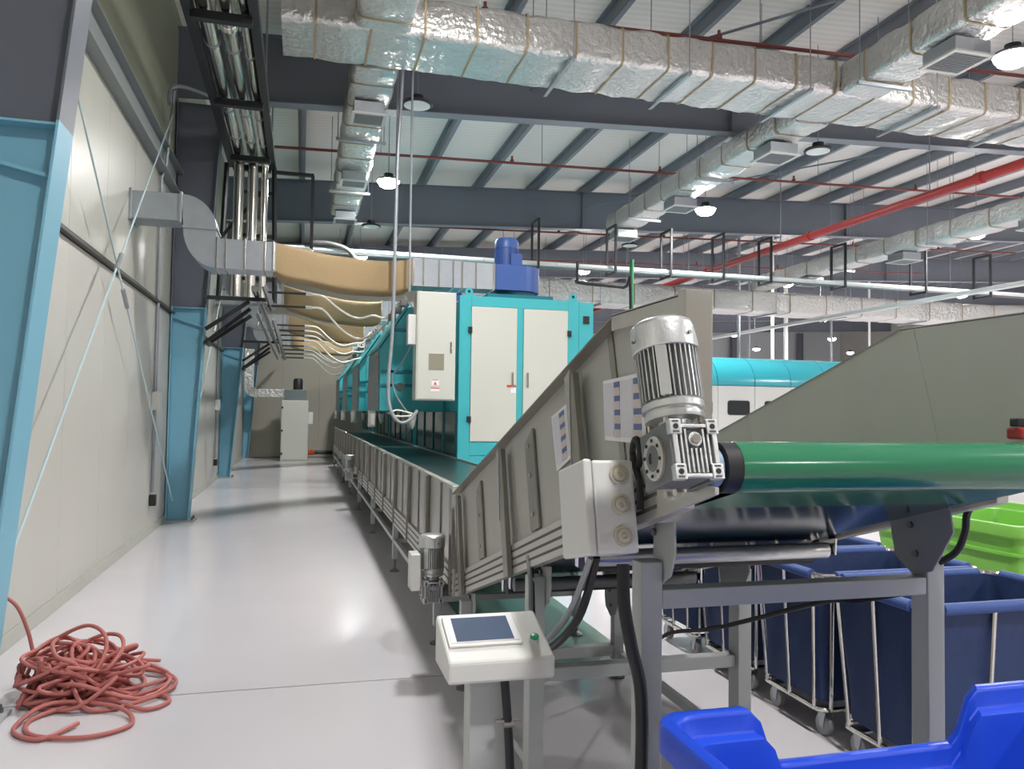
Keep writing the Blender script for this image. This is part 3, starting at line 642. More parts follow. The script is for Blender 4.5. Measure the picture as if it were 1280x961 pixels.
    mo = MB().lathe([(.155, zt+.5), (.155, zt+.77), (.165, zt+.77), (.165, zt+.86), (.14, zt+.905), (.0, zt+.92)], (fx-.12, fy, 0), n=28).build('fan_motor', 'blueenam', fn, smooth=True)
    m = MB()
    for k in range(28): m.box(.15, .168, -.004, .004, zt+.51, zt+.76, Matrix.Translation((fx-.12, fy, 0)) @ Matrix.Rotation(k*math.pi/14, 4, 'Z'))
    m.build('motor_fins', 'blueenam', mo)
    B(fx-.11, fx+.05, fy-.2, fy-.13, zt+.52, zt+.68).build('terminal_box', 'blueenam', mo, bev=.008)
    return t
DL = ['teal dryer with two cream front doors facing the inclined conveyor', 'teal dryer next behind the one with cream front doors showing', 'teal dryer third in the row along the belt', 'teal dryer last in the row next to the partition wall']
dryers = [dryer(DL[0], 9.65)]
for k in (1, 2, 3): dryers.append(dup(dryers[0], (0, 4.0*k, 0), DL[k]))
# ================================================================== exhaust ducts and canvas sleeves
def rect_yz(x, y0, y1, z0, z1): return [Vector((x, y0, z0)), Vector((x, y1, z0)), Vector((x, y1, z1)), Vector((x, y0, z1))]
def exhaust(k):
    Y = 8.64+4.0*k; dz = .17 if k else 0
    w = .37; za, zb_ = 3.43+dz, 3.71+dz; zc, zd = 2.965+dz, 3.28+dz
    nth = ['first', 'second', 'third', 'fourth'][k]
    t = thing('exhaust_duct', f'galvanised wall duct with a stepped bend feeding the {nth} canvas sleeve', 'duct', (-1, Y+.18, zc), 'galvanised exhaust ducts from the wall')
    B(-1.735, -1.235, Y, Y+w, za, zb_).build('wall_section', 'galv', t, bev=.004)
    for x in (-1.735, -1.26): MB().box(x, x+.025, Y-.02, Y+w+.02, za-.02, zb_+.02).build('flange', 'galv', t, bev=.003)
    # stepped bend: down then across
    cx, cz = -1.24, za-.02; h = zb_-za; n = 8
    outer = [(cx+(h+.06)*math.sin(a), za-.06+(h+.06)*math.cos(a)) for a in [math.pi/2*i/n for i in range(n+1)]]
    inner = [(cx, za-.0), (cx+.02, za-.06)]
    poly = [(cx, zb_)]+outer[1:]+[(cx+.02, za-.06)]
    MB().prism(poly, 'y', Y, Y+w).build('upper_bend', 'galv', t)
    L = h+.04; x0 = cx+.02; x1 = cx+h+.06; ztop_ = za-.062
    lower = [(x0, ztop_)]+[(x1-(x1-x0)*math.cos(a), zc+(ztop_-zc)*(1-math.sin(a))) for a in [math.pi/2*i/n for i in range(1, n+1)]]+[(x1, ztop_)]
    MB().prism(lower, 'y', Y, Y+w).build('lower_bend', 'galv', t)
    MB().box(x0-.01, x1+.015, Y-.012, Y+w+.012, ztop_-.006, ztop_+.012).build('flange', 'galv', t)
    B(x1, -.30, Y, Y+w, zc, zd-.005).build('outlet_section', 'galv', t, bev=.004)
    for x in (x1, x1+.09, -.62, -.42, -.335): MB().box(x, x+.016, Y-.012, Y+w+.012, zc-.012, zd+.008).build('seam_flange', 'clad', t, bev=.002)
    # canvas sleeve
    e = [(-.32, Y, Y+w, zc, zd), (1.30, Y+1.10, Y+1.52, 3.07, 3.42)]
    rings = []; N = 26
    for i in range(N+1):
        f = i/N; x = e[0][0]+(e[1][0]-e[0][0])*f; sm = f*f*(3-2*f)
        y0 = e[0][1]+(e[1][1]-e[0][1])*sm; y1 = e[0][2]+(e[1][2]-e[0][2])*sm
        z0 = e[0][3]+(e[1][3]-e[0][3])*f; z1 = e[0][4]+(e[1][4]-e[0][4])*f
        sag = math.sin(math.pi*f)**.8 if 0 < f < 1 else 0
        z1 -= .09*sag*(1-.4*f); z0 -= (.13 if k < 2 else .10)*sag**.5
        rg = []
        for j in range(28):
            a = 2*math.pi*j/28; c, s_ = math.cos(a), math.sin(a); q = .22+.16*sag*f
            sx = math.copysign(abs(c)**q, c); sz = math.copysign(abs(s_)**q, s_)
            p = Vector((x, (y0+y1)/2+(y1-y0)/2*sx, (z0+z1)/2+(z1-z0)/2*sz))
            wv = sag*.022*noise.noise(Vector((x*2.2-p.z*3, k*5, p.z*2.0)))+.035*sag*math.sin(7*(x*.8+p.z)+k)*max(0, 1-f*1.4)
            rg.append(p+Vector((0, wv if sx < 0 else -wv, wv*.6)))
        rings.append(rg)
    s_ = thing('canvas_sleeve', f'sagging tan canvas duct sleeve, {nth} from the blue fan of the cream-doored dryer' if k else 'sagging tan canvas duct sleeve joined to the blue fan of the cream-doored dryer', 'duct sleeve', (.5, Y+.7, 2.9), 'tan canvas duct sleeves')
    MB().loft(rings, cap=False).build('sleeve', 'canvas', s_, smooth=True)
    for q, x in ((rings[0], -.005), (rings[-1], .005)):
        MB().loft([[p+Vector((x-.012, 0, 0)) for p in q], [Vector((0, .006, .006))*0+p+Vector((x+.012, 0, 0)) for p in q]], cap=False).build('clamp_band', 'clad', s_)
    # sheet duct to the fan
    g = thing('fan_duct', f'short galvanised duct between the {nth} canvas sleeve and its blue fan', 'duct', (1.9, Y+1.4, 3.1), 'galvanised fan ducts')
    A = rect_yz(1.30, Y+1.10, Y+1.52, 3.07, 3.42); C_ = rect_yz(2.44, Y+1.42, Y+1.80, 3.13, 3.47)
    MB().loft([A, C_]).build('duct_body', 'galv', g)
    for f in (0, .12, .3, .47, .58, .75, .97):
        ps = [a.lerp(b, f) for a, b in zip(A, C_)]; c = sum(ps, Vector())/4
        r1 = [c+(p-c)*1.05 for p in ps]
        MB().loft([[p+Vector((-.008, 0, 0)) for p in r1], [p+Vector((.008, 0, 0)) for p in r1]]).build('seam_flange', 'clad', g)
for k in range(4): exhaust(k)
# ================================================================== overhead pipe rack by the wall
rk = thing('pipe_rack', 'black steel ladder rack hung high along the left wall', 'rack', (-.78, 9, 5.1))
RZ = 5.15
for x in (-1.08, -.50): B(x-.045, x+.045, 5.2, 12.3, RZ-.05, RZ+.05).build('side_rail', 'black', rk, bev=.003)
for y in (5.5, 7.55, 9.65, 11.75, 12.2): B(-1.06, -.52, y-.045, y+.045, RZ-.11, RZ-.03).build('rung', 'black', rk, bev=.003)
for y in (7.55, 9.65, 11.75):
    for x in (-1.08, -.50): T([(x, y, RZ), (x, y, roofz(x)-.22)], .012, 8).build('hanger_rod', 'conduit', rk)
for x in (-1.15, -.48): MB().bar((x, 12.25, RZ), (x-.08 if x < -1 else x+.05, 12.3, 3.1), .05).build('drop_post', 'black', rk)
MB().bar((-1.18, 12.2, 4.05), (-.66, 12.3, 4.75), .05).build('brace', 'black', rk)
for z in (4.75, 4.1, 3.72, 3.45): MB().box(-.9, -.45 if z != 3.72 else .35, 12.28, 12.33, z-.025, z+.025).build('cross_bar', 'black', rk)
MB().box(-.46, .10, 12.28, 12.33, 5.06, 5.11).box(.06, .11, 12.28, 12.33, 3.66, 5.08).build('outrigger', 'black', rk)
pipes = [(-.95, .075), (-.76, .075), (-.60, .05)]
for i, (x, r) in enumerate(pipes):
    zz = RZ+r-.02; ye = 11.92+.04*i
    t = thing('clad_pipe', ['shiny foil-clad pipe on the wall side of the ladder rack', 'thick shiny clad pipe in the middle of the ladder rack', 'thin shiny clad pipe at the aisle side of the ladder rack'][i], 'pipe', (x, 9, 5.1), 'clad pipes on the rack')
    T(cr([(x, 4.5, zz), (x, 7, zz), (x, 9.5, zz), (x, ye-.2, zz), (x, ye-.05, zz-.05), (x, ye, zz-.22), (x, ye, 4.3), (x, ye, 3.5), (x, ye, 3.12)], 6), r, 16).build('pipe_jacket', 'clad', t, smooth=True)
    for y in (5.9, 6.9, 8.3, 10.1, 11.1): MB().lathe([(r+.006, -.02), (r+.006, .02)], (x, y+.1*i, zz), 'y', 16).build('jacket_band', 'galv', t, smooth=True)
MB().lathe([(.078, 7.84), (.096, 7.87), (.098, 7.93), (.084, 7.99), (.084, 8.1)], (-.76, 0, RZ+.055), 'y', 20).build('pipe_coupling', 'clad', bpy.data.objects['clad_pipe.001'], smooth=True).location.y += 0
# wall brackets carrying lower service pipes
def bracket(label, Y, xw):
    t = thing('wall_bracket', label, 'bracket', (xw, Y, 2.4), 'black pipe brackets')
    MB().bar((xw, Y, 3.0), (-.50, Y, 3.0), .05).build('arm', 'black', t)
    for k in range(3): MB().bar((xw-.01, Y+.25*k, 2.57-.14*(k > 0)), (-.72, Y+.25*k, 2.97-.07*k), .05).build('strut', 'black', t)
    MB().bar((xw, Y, 2.4), (xw, Y+.5, 2.4), .05).build('foot_bar', 'black', t)
bracket('black triangular pipe bracket on the column behind the first wall duct', 11.22, -1.26)
bracket('black triangular pipe bracket on the column midway to the partition', 18.22, -1.27)
for i, (x, z) in enumerate(((-.62, 3.06), (-.54, 2.88), (-.58, 2.72))):
    tag(T([(x, 10.6, z), (x, 25.5 if i == 0 else 19.6, z)], .045 if i == 0 else .022, 12).build('service_pipe', 'clad' if i == 0 else 'castdk', smooth=True), ['shiny service pipe lying on the triangular brackets', 'upper grey service pipe under the shiny bracket pipe', 'lower grey service pipe under the shiny bracket pipe'][i], 'pipe', 'service pipes along the wall')
# stub pipes and white hoses to the dryers
ORDH = ['topmost', 'second from the top', 'third from the top', 'lowest']
WL = ['first', 'second', 'third', 'fourth']
for k in range(3):
    Y = 11.0+4.0*k
    t = thing('supply_manifold', f'black stub pipes with brass ends feeding the {WL[k]} set of white hoses', 'manifold', (-.4, Y, 2.5), 'hose manifolds')
    n = 2 if k == 0 else 4
    zs = [3.08, 2.90] if k == 0 else [3.12-.06*k, 3.03-.06*k, 2.94-.06*k, 2.85-.06*k]
    MB().bar((-.52, Y, zs[0]+.08), (-.40, Y+.05, zs[-1]-.06), .06).build('header', 'castdk', t)
    for j, z in enumerate(zs):
        T([(-.48, Y+.02*j, z), (.02, Y+.02*j, z)], .016, 8).build('stub_pipe', 'black', t, smooth=True)
        T([(.02, Y+.02*j, z), (.10, Y+.02*j, z)], .024, 8).build('end_fitting', 'cast', t, smooth=True)
        yh = Y+.02*j
        ex = 1.30-.05*j; ez = 2.98-.09*j; ey = 10.95+4.0*k
        dp = (.34, .28, .31, .38)[j] if k else (.30, .40)[j]
        tag(T(cr([(.10, yh, z), (.26, yh, z-.03), (.5, yh, z-dp*.7), (.72, yh, z-dp), (.92, yh, z-dp*.85), (1.1, (yh+ey)/2, ez-.18), (1.2, ey, ez-.02), (ex, ey, ez+.03)], 7), .0145, 8).build('white_hose', 'whitehose', smooth=True), f'sagging white hose, {ORDH[j]} of the {WL[k]} manifold, leading to its teal hood', 'hose', f'white hoses, {WL[k]} set')
# black and steel pipe ends over the sleeves, bent riser
for i, (y, z, x1) in enumerate(((11.9, 3.86, .05), (11.9, 3.68, -.12))):
    tag(T(cr([(-.8, y, z), (x1-.2, y, z), (x1-.02, y, z), (x1+.05, y, z-.05), (x1+.06, y, z-.22)], 6), .03, 10).build('bent_pipe', 'whitepipe' if i == 0 else 'chrome', smooth=True), ['white bent pipe end above the first canvas sleeve', 'chrome bent pipe end above the first canvas sleeve'][i], 'pipe')
tag(T(cr([(.1, 15, 4.62), (.45, 15, 4.62), (.8, 15, 4.5), (1.0, 15, 4.15), (1.05, 15, 3.7)], 8), .045, 12).build('bent_pipe', 'castdk', smooth=True), 'grey pipe curving down behind the first canvas sleeve', 'pipe')
# vertical conduits dropping to the first dryer
tag(T(cr([(1.10, 9.50, 6.6), (1.09, 9.48, 5.5), (1.05, 9.45, 4.5), (1.03, 9.45, 2.6), (.99, 9.43, 1.9), (1.01, 9.41, 1.55), (1.12, 9.40, 1.38), (1.24, 9.40, 1.40), (1.34, 9.42, 1.52)], 10), .022, 10).build('flexible_conduit', 'conduit', smooth=True), 'grey flexible conduit hanging down and looping under the control cabinet', 'conduit')
tag(T([(1.21, 9.45, 6.6), (1.22, 9.45, 2.95)], .014, 8).build('conduit_pipe', 'conduit'), 'thin straight grey conduit dropping beside the flexible one', 'conduit')
tag(T([(1.14, 10.4, 6.6), (1.14, 10.4, 3.6)], .012, 8).build('conduit_pipe', 'conduit'), 'thin grey conduit dropping behind the flexible one', 'conduit')
tag(T(cr([(1.0, 9.42, 1.48), (1.1, 9.5, 1.52), (1.22, 9.5, 1.5), (1.3, 9.45, 1.47), (1.2, 9.4, 1.45), (1.05, 9.4, 1.45)], 6), .01, 6).build('hose_loop', 'whitehose', smooth=True), 'loose pale hose loop under the control cabinet', 'hose')
# wall conduit with boxes, bracing rods
def wall_conduit(Y, lab):
    t = thing('wall_conduit', lab, 'conduit', (-1.70, Y, .4), 'conduit drops on the left wall')
    T([(-1.705, Y, .5), (-1.705, Y, 4.3), (-1.66, Y, 4.45), (-1.6, Y+.05, 5.4)], .018, 8).build('conduit', 'conduit', t, smooth=True)
    T([(-1.705, Y+.07, 1.72), (-1.705, Y+.07, 3.5)], .012, 8).build('conduit', 'conduit', t)
    B(-1.73, -1.64, Y-.08, Y+.12, 1.48, 1.70).build('switch_box', 'white', t, bev=.006)
    MB().box(-1.73, -1.66, Y-.06, Y+.04, .34, .47).build('socket_box', 'rubber', t, bev=.005)
wall_conduit(10.25, 'grey wall conduit with a switch box just before the second column')
wall_conduit(17.35, 'grey wall conduit with a switch box just before the third column')
tag(T(cr([(-1.64, 10.25, 5.2), (-1.64, 10.3, 5.42), (-1.5, 10.4, 5.5), (-1.2, 10.5, 5.45), (-.9, 10.6, 5.4)], 6), .025, 8).build('bent_conduit', 'conduit', smooth=True), 'bent grey conduit under the rafter at the second column', 'conduit')
for a, b, lb in (((-1.5, 4.45, .35), (-1.55, 9.9, 4.95), 'thin steel bracing rod rising towards the second column'), ((-1.6, 4.5, 4.9), (-1.6, 11.1, .3), 'thin steel bracing rod falling towards the second column'),
                 ((-1.55, 11.42, .3), (-1.55, 18.42, 5.4), 'thin steel bracing rod between the second and third columns')):
    c = Vector(a).lerp(Vector(b), .52)
    t = thing('bracing_rod', lb, 'rod', tuple(c), 'wall bracing rods')
    T([a, b], .0085, 8).build('rod', 'rodpaint', t)
    d = (Vector(b)-Vector(a)).normalized(); T([c-d*.12, c+d*.12], .02, 8).build('turnbuckle', 'conduit', t)
# ================================================================== far cabinet by the partition
fc = thing('floor_cabinet', 'tall pale grey cabinet with a small fan by the partition wall', 'cabinet', (-.18, 24.6, 0))
B(-.58, .20, 24.3, 24.95, 0, 1.80).build('body', 'cream', fc, bev=.01)
B(-.56, .18, 24.285, 24.3, .04, 1.77).build('door', 'cream', fc, bev=.004)
for z in (.22, .90, 1.58): B(-.575, -.525, 24.265, 24.29, z-.03, z+.03).build('hinge', 'black', fc)
B(.20, .33, 24.35, 24.6, 1.10, 1.46).build('side_box', 'white', fc, bev=.008)
B(-.5, .12, 24.35, 24.9, 1.80, 2.12).build('fan_casing', 'greypanel', fc, bev=.01)
MB().lathe([(.14, 2.12), (.14, 2.4), (.11, 2.46), (0, 2.47)], (-.12, 24.6, 0), n=18).build('fan_motor', 'black', fc, smooth=True)
fd = thing('cabinet_duct', 'foil-wrapped duct running from the pale cabinet up beside the corner column', 'duct', (-1, 24.6, 1.9))
MB().box(-1.35, -.50, 24.45, 24.8, 1.88, 2.12).build('level_section', 'foil', fd, bev=.01)
MB().prism([(-1.35, 1.88), (-1.35, 2.14)]+[(-1.36-.0, 2.14), (-1.40, 2.2), (-1.66, 2.2)]+[(-1.36-.30*math.cos(a), 2.2-.32*math.sin(a)) for a in [math.pi/2*i/6 for i in range(7)]], 'y', 24.45, 24.8).build('elbow', 'foil', fd)
B(-1.66, -1.40, 24.45, 24.8, 2.2, 3.3).build('riser', 'foil', fd, bev=.008)
tag(T([(.30, 24.7, .24), (.95, 24.7, .24)], .06, 14).build('drain_pipe', 'black', smooth=True), 'short black pipe between the pale cabinet and the conveyor end', 'pipe')
tag(MB().lathe([(.08, 0), (.10, .03), (.07, .06), (.10, .09), (.07, .12), (.10, .15), (.07, .18)], (.22, 24.7, .24), 'x', 16).build('rubber_bellows', 'orange', smooth=True), 'orange rubber bellows beside the pale cabinet', 'bellows')
# ================================================================== foil ducts overhead
def foil_duct(name, label, axis, a0, a1, b0, b1, z0, z1, straps, hang, group='foil ducts', hz=True):
    c = ((a0+a1)/2, (b0+b1)/2) if axis == 'x' else ((b0+b1)/2, (a0+a1)/2)
    t = thing(name, label, 'duct', (*c, z0), group)
    def pt(a, b, z): return Vector((a, b, z)) if axis == 'x' else Vector((b, a, z))
    n = int((a1-a0)/.07); rings = []
    prof = []
    w, h = b1-b0, z1-z0; r = .06
    for cx, cz, s0 in ((b1-r, z1-r, 0), (b0+r, z1-r, 90), (b0+r, z0+r, 180), (b1-r, z0+r, 270)):
        for k in range(4): an = math.radians(s0+90*k/3); prof.append((cx+r*math.cos(an), cz+r*math.sin(an)))
    dn = []
    for p, q in zip(prof, prof[1:]+prof[:1]):
        k = max(1, int(math.dist(p, q)/.11)); dn += [(p[0]+(q[0]-p[0])*i/k, p[1]+(q[1]-p[1])*i/k) for i in range(k)]
    mb_, mz = (b0+b1)/2, (z0+z1)/2
    for i in range(n+1):
        a = a0+(a1-a0)*i/n; rg = []
        pin = min([abs(a-s) for s in straps]+[1])
        bul = .018*min(1, pin/.25)
        for b, z in dn:
            v = noise.noise(Vector((a*5.0, b*7, z*7)))*.016+noise.noise(Vector((a*14, b*5, z*5)))*.010+bul
            d = Vector((b-mb_, z-mz)); d.x /= w; d.y /= h; d.normalize()
            rg.append(pt(a, b+d.x*v, z+d.y*v))
        rings.append(rg)
    MB().loft(rings).build('duct_wrap', 'foil', t, smooth=True)
    for s in straps:
        e = .004
        rg = lambda a, e: [pt(a, mb_+(b-mb_)*(1+2*e/w), mz+(z-mz)*(1+2*e/h)) for b, z in dn]
        MB().loft([rg(s-.012, .006), rg(s-.012, .012), rg(s+.012, .012), rg(s+.012, .006)], cap=False).build('strap', 'strap', t)
    for s in hang:
        st = MB(); p0 = pt(s-.022, b0-.1, z0-.065); p1 = pt(s+.022, b1+.1, z0-.025)
        st.box(min(p0.x, p1.x), max(p0.x, p1.x), min(p0.y, p1.y), max(p0.y, p1.y), p0.z, p1.z); so = st.build('hanger_strut', 'galv', t)
        for b in (b0-.07, b1+.07):
            p = pt(s, b, z0-.08); T([p, (p.x, p.y, roofz(p.x)-.01)], .007, 6).build('hanger_rod', 'conduit', so)
    return t
def frange(a, b, s):
    out = []
    while a < b: out.append(a); a += s
    return out
foil_duct('foil_main_duct', 'wide foil-wrapped main duct crossing under the roof', 'x', -.3, 16, 8.43, 9.37, 5.6, 6.03, frange(.05, 15.8, .58), (2.9, 4.35, 6.0, 7.9, 9.5, 11.2), None)
foil_duct('foil_branch_duct', 'foil-wrapped branch duct running over the level conveyor beyond the main duct', 'y', 9.4, 16.75, .50, 1.04, 5.6, 5.95, frange(9.9, 16.6, .75), (11.9, 14.8))
foil_duct('foil_branch_duct', 'foil-wrapped branch duct running over the level conveyor on the near side of the main duct', 'y', 3.2, 8.41, .46, 1.04, 5.6, 5.98, frange(3.7, 8.3, .75), (4.6, 7.2))
foil_duct('foil_branch_duct', 'foil-wrapped branch duct beyond the main duct, towards the white machine', 'y', 9.4, 16.4, 6.52, 7.05, 5.6, 5.95, frange(9.9, 16.3, .75), (12.1, 15.0))
foil_duct('foil_branch_duct', 'foil-wrapped branch duct with grille on the near side of the main duct, above trolleys', 'y', 3.0, 8.41, 6.5, 7.07, 5.6, 5.98, frange(3.5, 8.3, .75), (4.8, 8.0))
foil_duct('foil_low_duct', 'low foil-wrapped duct crossing beyond the dryers under the third rafter', 'x', 3.4, 26, 19.6, 20.6, 4.48, 5.04, frange(3.8, 25.8, 1.2), (5.2, 7.6, 10.6, 12.9, 15.2, 18), None)
foil_duct('foil_branch_duct', 'foil-wrapped branch duct with grilles beside the thick red pipe', 'y', 7.5, 19.5, 12.1, 12.6, 5.05, 5.4, frange(8, 19.3, .9), (10, 13, 16), )
ct = thing('lighting_trunking', 'long pale trunking slung lengthwise beyond the thick red fire main', 'trunking', (13.45, 16, 4.1))
B(13.36, 13.54, 6, 27, 4.12, 4.2).build('channel', 'whitepipe', ct, bev=.004)
for y in (7.5, 10.7, 13.9, 17.1, 21.5, 25): T([(13.45, y, 4.2), (13.45, y, roofz(13.45)-.01)], .007, 6).build('hanger_rod', 'conduit', ct)
def grille(label, x, y, w, z):
    t = thing('air_grille', label, 'air grille', (x, y, z-.16), 'air grilles under the foil ducts')
    B(x-w/2, x+w/2, y-w/2, y+w/2, z-.19, z-.032).build('plenum_box', 'galv', t, bev=.004)
    m = MB(); q = w/2
    for a, b in (((-q-.03, q+.03), (-q-.03, -q+.015)), ((-q-.03, q+.03), (q-.015, q+.03)), ((-q-.03, -q+.015), (-q+.015, q-.015)), ((q-.015, q+.03), (-q+.015, q-.015))):
        m.box(x+a[0], x+a[1], y+b[0], y+b[1], z-.21, z-.188)
    m.build('grille_frame', 'white', t)
    m = MB()
    for k in range(12): yy = y-q+.03+(w-.06)*k/11; m.box(x-q+.015, x+q-.015, yy-.008, yy+.008, z-.208, z-.195)
    m.build('grille_slats', 'plate', t)
for y, l in ((10.55, 'nearest the main duct on the conveyor branch'), (13.65, 'midway along the conveyor branch'), (16.45, 'at the end of the conveyor branch')): grille('white-framed air grille '+l, .77, y, .40, 5.6)
for y, l in ((6.95, 'on the near side of the main duct above the trolleys'), (10.35, 'just beyond the main duct on the branch towards the white machine'), (13.45, 'midway along the branch towards the white machine'), (16.15, 'at the end of the branch towards the white machine')): grille('white-framed air grille '+l, 6.82, y, .46, 5.6)
for y, l in ((10.8, 'first'), (14, 'second'), (17.2, 'third')): grille(f'white-framed air grille, {l} on the branch beside the thick red pipe', 12.35, y, .45, 5.05)
# ================================================================== fire pipes, insulated pipe, hangers
rp = thing('fire_main', 'thick red fire main running lengthwise under the rafters', 'pipe', (9.95, 25, 5.2))
T([(9.95, 3, 5.2), (9.95, 51.5, 5.2)], .075, 16).build('pipe', 'red', rp, smooth=True)
for y in frange(5.5, 50, 4.2):
    MB().lathe([(.095, -.06), (.095, .06)], (9.95, y, 5.2), 'y', 16).build('coupling', 'red', rp, smooth=True)
    T([(9.95, y+1, 5.27), (9.95, y+1, roofz(9.95)-.2)], .012, 6).build('hanger_rod', 'conduit', rp)
for i, (y, x0, x1) in enumerate(((9.0, .7, 20), (14.5, -.6, 22), (11.6, 7.4, 22), (20.1, -.9, 22), (24.0, -.9, 22), (5.6, 5.5, 20))):
    lb = ['crossing above the main foil duct', 'crossing beyond the first rafter', 'crossing just past the first rafter near the fire main', 'crossing beyond the second rafter', 'crossing just before the partition rafter', 'crossing above the near branch ducts'][i]
    t = thing('sprinkler_pipe', 'thin dark red sprinkler pipe '+lb, 'pipe', (x0, y, 6.2), 'sprinkler pipes')
    zf = lambda x: 6.2+.03*x
    T([(x0, y, zf(x0)), (x1, y, zf(x1))], .026, 10).build('pipe', 'redb', t, smooth=True)
    for x in frange(x0+1.3, x1, 3.1):
        MB().lathe([(.04, 0), (.04, .05), (.02, .06), (.02, .12)], (x, y, zf(x)+.01), n=10).build('sprinkler_head', 'redb', t)
        T([(x+.6, y, zf(x+.6)), (x+.6, y, roofz(x+.6)-.01)], .007, 6).build('hanger_rod', 'conduit', t)
ip = thing('insulated_pipe', 'long white insulated pipe resting in the black hanger frames', 'pipe', (9, 15.08, 4.5))
T([(-.4, 15.08, 4.52), (19, 15.08, 4.52)], .045, 14).build('jacket', 'whitepipe', ip, smooth=True)
for x in frange(.4, 18.8, 1.5): MB().lathe([(.05, -.015), (.05, .015)], (x, 15.08, 4.52), 'x', 14).build('joint_band', 'screenf', ip, smooth=True)
tag(T([(-.4, 15.32, 4.51), (19, 15.32, 4.51)], .035, 12).build('steel_pipe', 'castdk', smooth=True), 'grey steel pipe beside the white insulated pipe in the hanger frames', 'pipe')
def hframe(x):
    t = thing('hanger_frame', 'black rectangular steel hanger frame around the white insulated pipe', 'hanger', (x, 15.2, 4.44), 'black hanger frames')
    for y in (14.98, 15.46): B(x-.022, x+.022, y-.022, y+.022, 4.40, 5.42).build('upright', 'black', t, bev=.002)
    B(x-.022, x+.022, 15.0, 15.44, 4.40, 4.445).build('bottom_bar', 'black', t); B(x-.022, x+.022, 15.0, 15.44, 5.375, 5.42).build('top_bar', 'black', t)
    return t
h0 = hframe(4.5)
ORD = ['first', 'second', 'third', 'fourth', 'fifth', 'sixth', 'seventh', 'eighth']
h0['label'] = 'black rectangular pipe hanger frame, first along the white pipe from the blue fan'
for i, x in enumerate((6.15, 7.4, 8.62, 9.77, 11.65, 13.82, 15.65)): dup(h0, (x-4.5, 0, 0), f'black rectangular pipe hanger frame, {ORD[i+1]} along the white pipe from the blue fan')
tag(T([(6.3, 14.5, 4.6), (6.3, 14.5, 0)], .045, 10).build('green_pipe', 'greenpipe', smooth=True), 'upright green pipe behind the inclined conveyor', 'pipe')
tag(T(cr([(5.05, 14.2, 4.42), (5.05, 14.2, 4.1), (5.1, 14.2, 4.02), (6.0, 14.2, 3.98), (6.15, 14.2, 3.9), (6.15, 14.2, 0)], 6), .03, 8).build('bent_pipe', 'black', smooth=True), 'black bent pipe beside the cream-doored dryer', 'pipe')
for i, x in enumerate((18.5, 20.3, 22.6, 25.4, 13.2, 14.4)):
    y = (30, 30, 30, 31, 22, 22)[i]
    tag(T([(x, y, 0), (x, y, roofz(x)-.2)], .05 if i != 1 else .09, 8).build('drop_pipe', 'whitepipe' if i % 2 else 'conduit'), ['pale upright pipe', 'thick pale upright pipe', 'pale upright pipe', 'pale upright pipe', 'grey upright pipe', 'grey upright pipe'][i]+' standing far beyond the teal-hooded machine', 'pipe', 'far upright pipes')
for i, (x, w) in enumerate(((24, .35), (30.5, .5), (36, .35))):
    tag(MB().box(x-w/2, x+w/2, 51.4, 51.42, 0, 7.8).box(x-w/2, x-w/2+.02, 51.25, 51.6, 0, 7.8).box(x+w/2-.02, x+w/2, 51.25, 51.6, 0, 7.8).build('steel_column', 'steel'), 'dark steel column against the far wall', 'column', 'far wall columns')
for a, b, l in (((3.2, 11.2, 6.35), (9.2, 4.3, 6.6), 'thin roof bracing rod above the main duct'), ((6.6, 18.2, 6.6), (12.4, 11.4, 6.8), 'thin roof bracing rod between the first and second rafters')):
    tag(T([a, b], .018, 8).build('roof_bracing_rod', 'steel'), l, 'rod')
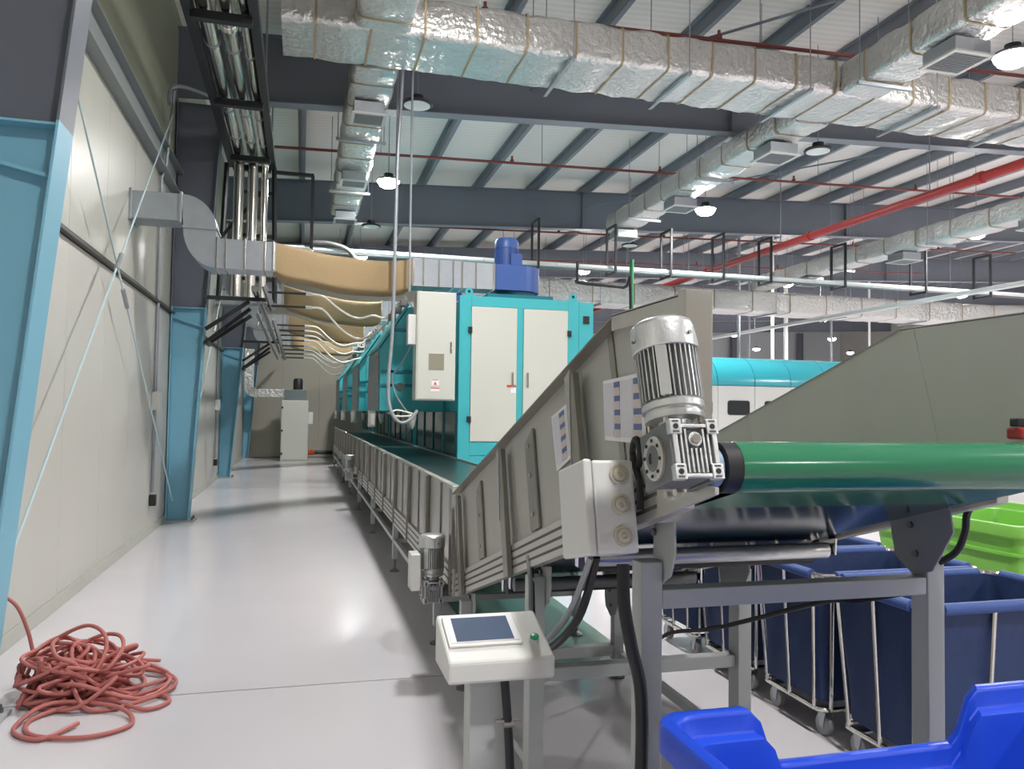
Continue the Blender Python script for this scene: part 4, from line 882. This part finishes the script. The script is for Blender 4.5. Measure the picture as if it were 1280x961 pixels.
# ================================================================== high bay lamps
def lamp(lit, x, y, z=5.6):
    t = thing('high_bay_lamp', 'lit round high bay lamp hanging from the roof' if lit else 'unlit round high bay lamp hanging from the roof', 'lamp', (x, y, z), 'lit high bay lamps' if lit else 'unlit high bay lamps')
    MB().lathe([(.20, 0), (.215, .015), (.20, .035), (.12, .06), (.085, .075), (.085, .13), (.05, .14), (.02, .145)], (x, y, z), n=24).build('housing', 'black', t, smooth=True)
    MB().lathe([(0, -.125), (.09, -.115), (.15, -.085), (.19, -.03), (.20, .004)] if lit else [(0, -.012), (.1, -.012), (.175, -.006), (.175, .004)], (x, y, z), n=24).build('lens', 'diff_on' if lit else 'diff_off', t, smooth=True)
    T([(x, y, z+.14), (x, y, roofz(x)-.01)], .007, 6).build('hanging_rod', 'conduit', t)
    if lit:
        ld = bpy.data.lights.get('lamp_light') or bpy.data.lights.new('lamp_light', 'AREA')
        ld.shape = 'DISK'; ld.size = .34; ld.energy = LAMP_W; ld.color = (1, .992, .985); ld.spread = math.radians(165)
        lo = bpy.data.objects.new('lamp_light', ld); COL.objects.link(lo); lo.parent = t; lo.location = (0, 0, -.135)
    return t
ROW = {-7: 'two bays before the foil duct', 0: 'one bay before the foil duct', 7: 'right before the foil duct', 14: 'one bay past the foil duct', 21: 'before the partition rafter', 28: 'past the partition rafter', 35: 'far past the partition rafter', 42: 'in the farthest bay',
 10.4: 'right past the foil duct', 17.6: 'before the second rafter', 24.5: 'under the partition rafter', 31.5: 'past the partition rafter', 38.5: 'far past the partition rafter'}
LINE = {1.4: 'over the conveyor line', 7.65: 'between dryers and fire main', 7.6: 'between dryers and fire main', 14.25: 'first line beyond the fire main', 20.75: 'second line beyond the fire main', 26.4: 'third line beyond the fire main', 33: 'fourth line beyond the fire main'}
def lamp_row(lit, xs, ys):
    for x in xs:
        p0 = None
        for y in ys:
            if x < 8 and y > 26 or x < 2 and y < -1: continue
            lb = ('lit' if lit else 'unlit')+' high bay lamp '+ROW[y]+', '+LINE[x]
            if p0 is None: p0 = lamp(lit, x, y); ya = y; p0['label'] = lb
            else: dup(p0, (0, y-ya, 0), lb)
lamp_row(True, (1.4, 7.65, 14.25, 20.75, 26.4, 33), (-7, 0, 7, 14, 21, 28, 35, 42))
lamp_row(False, (1.4, 7.6, 14.25, 20.75), (10.4, 17.6, 24.5, 31.5, 38.5))
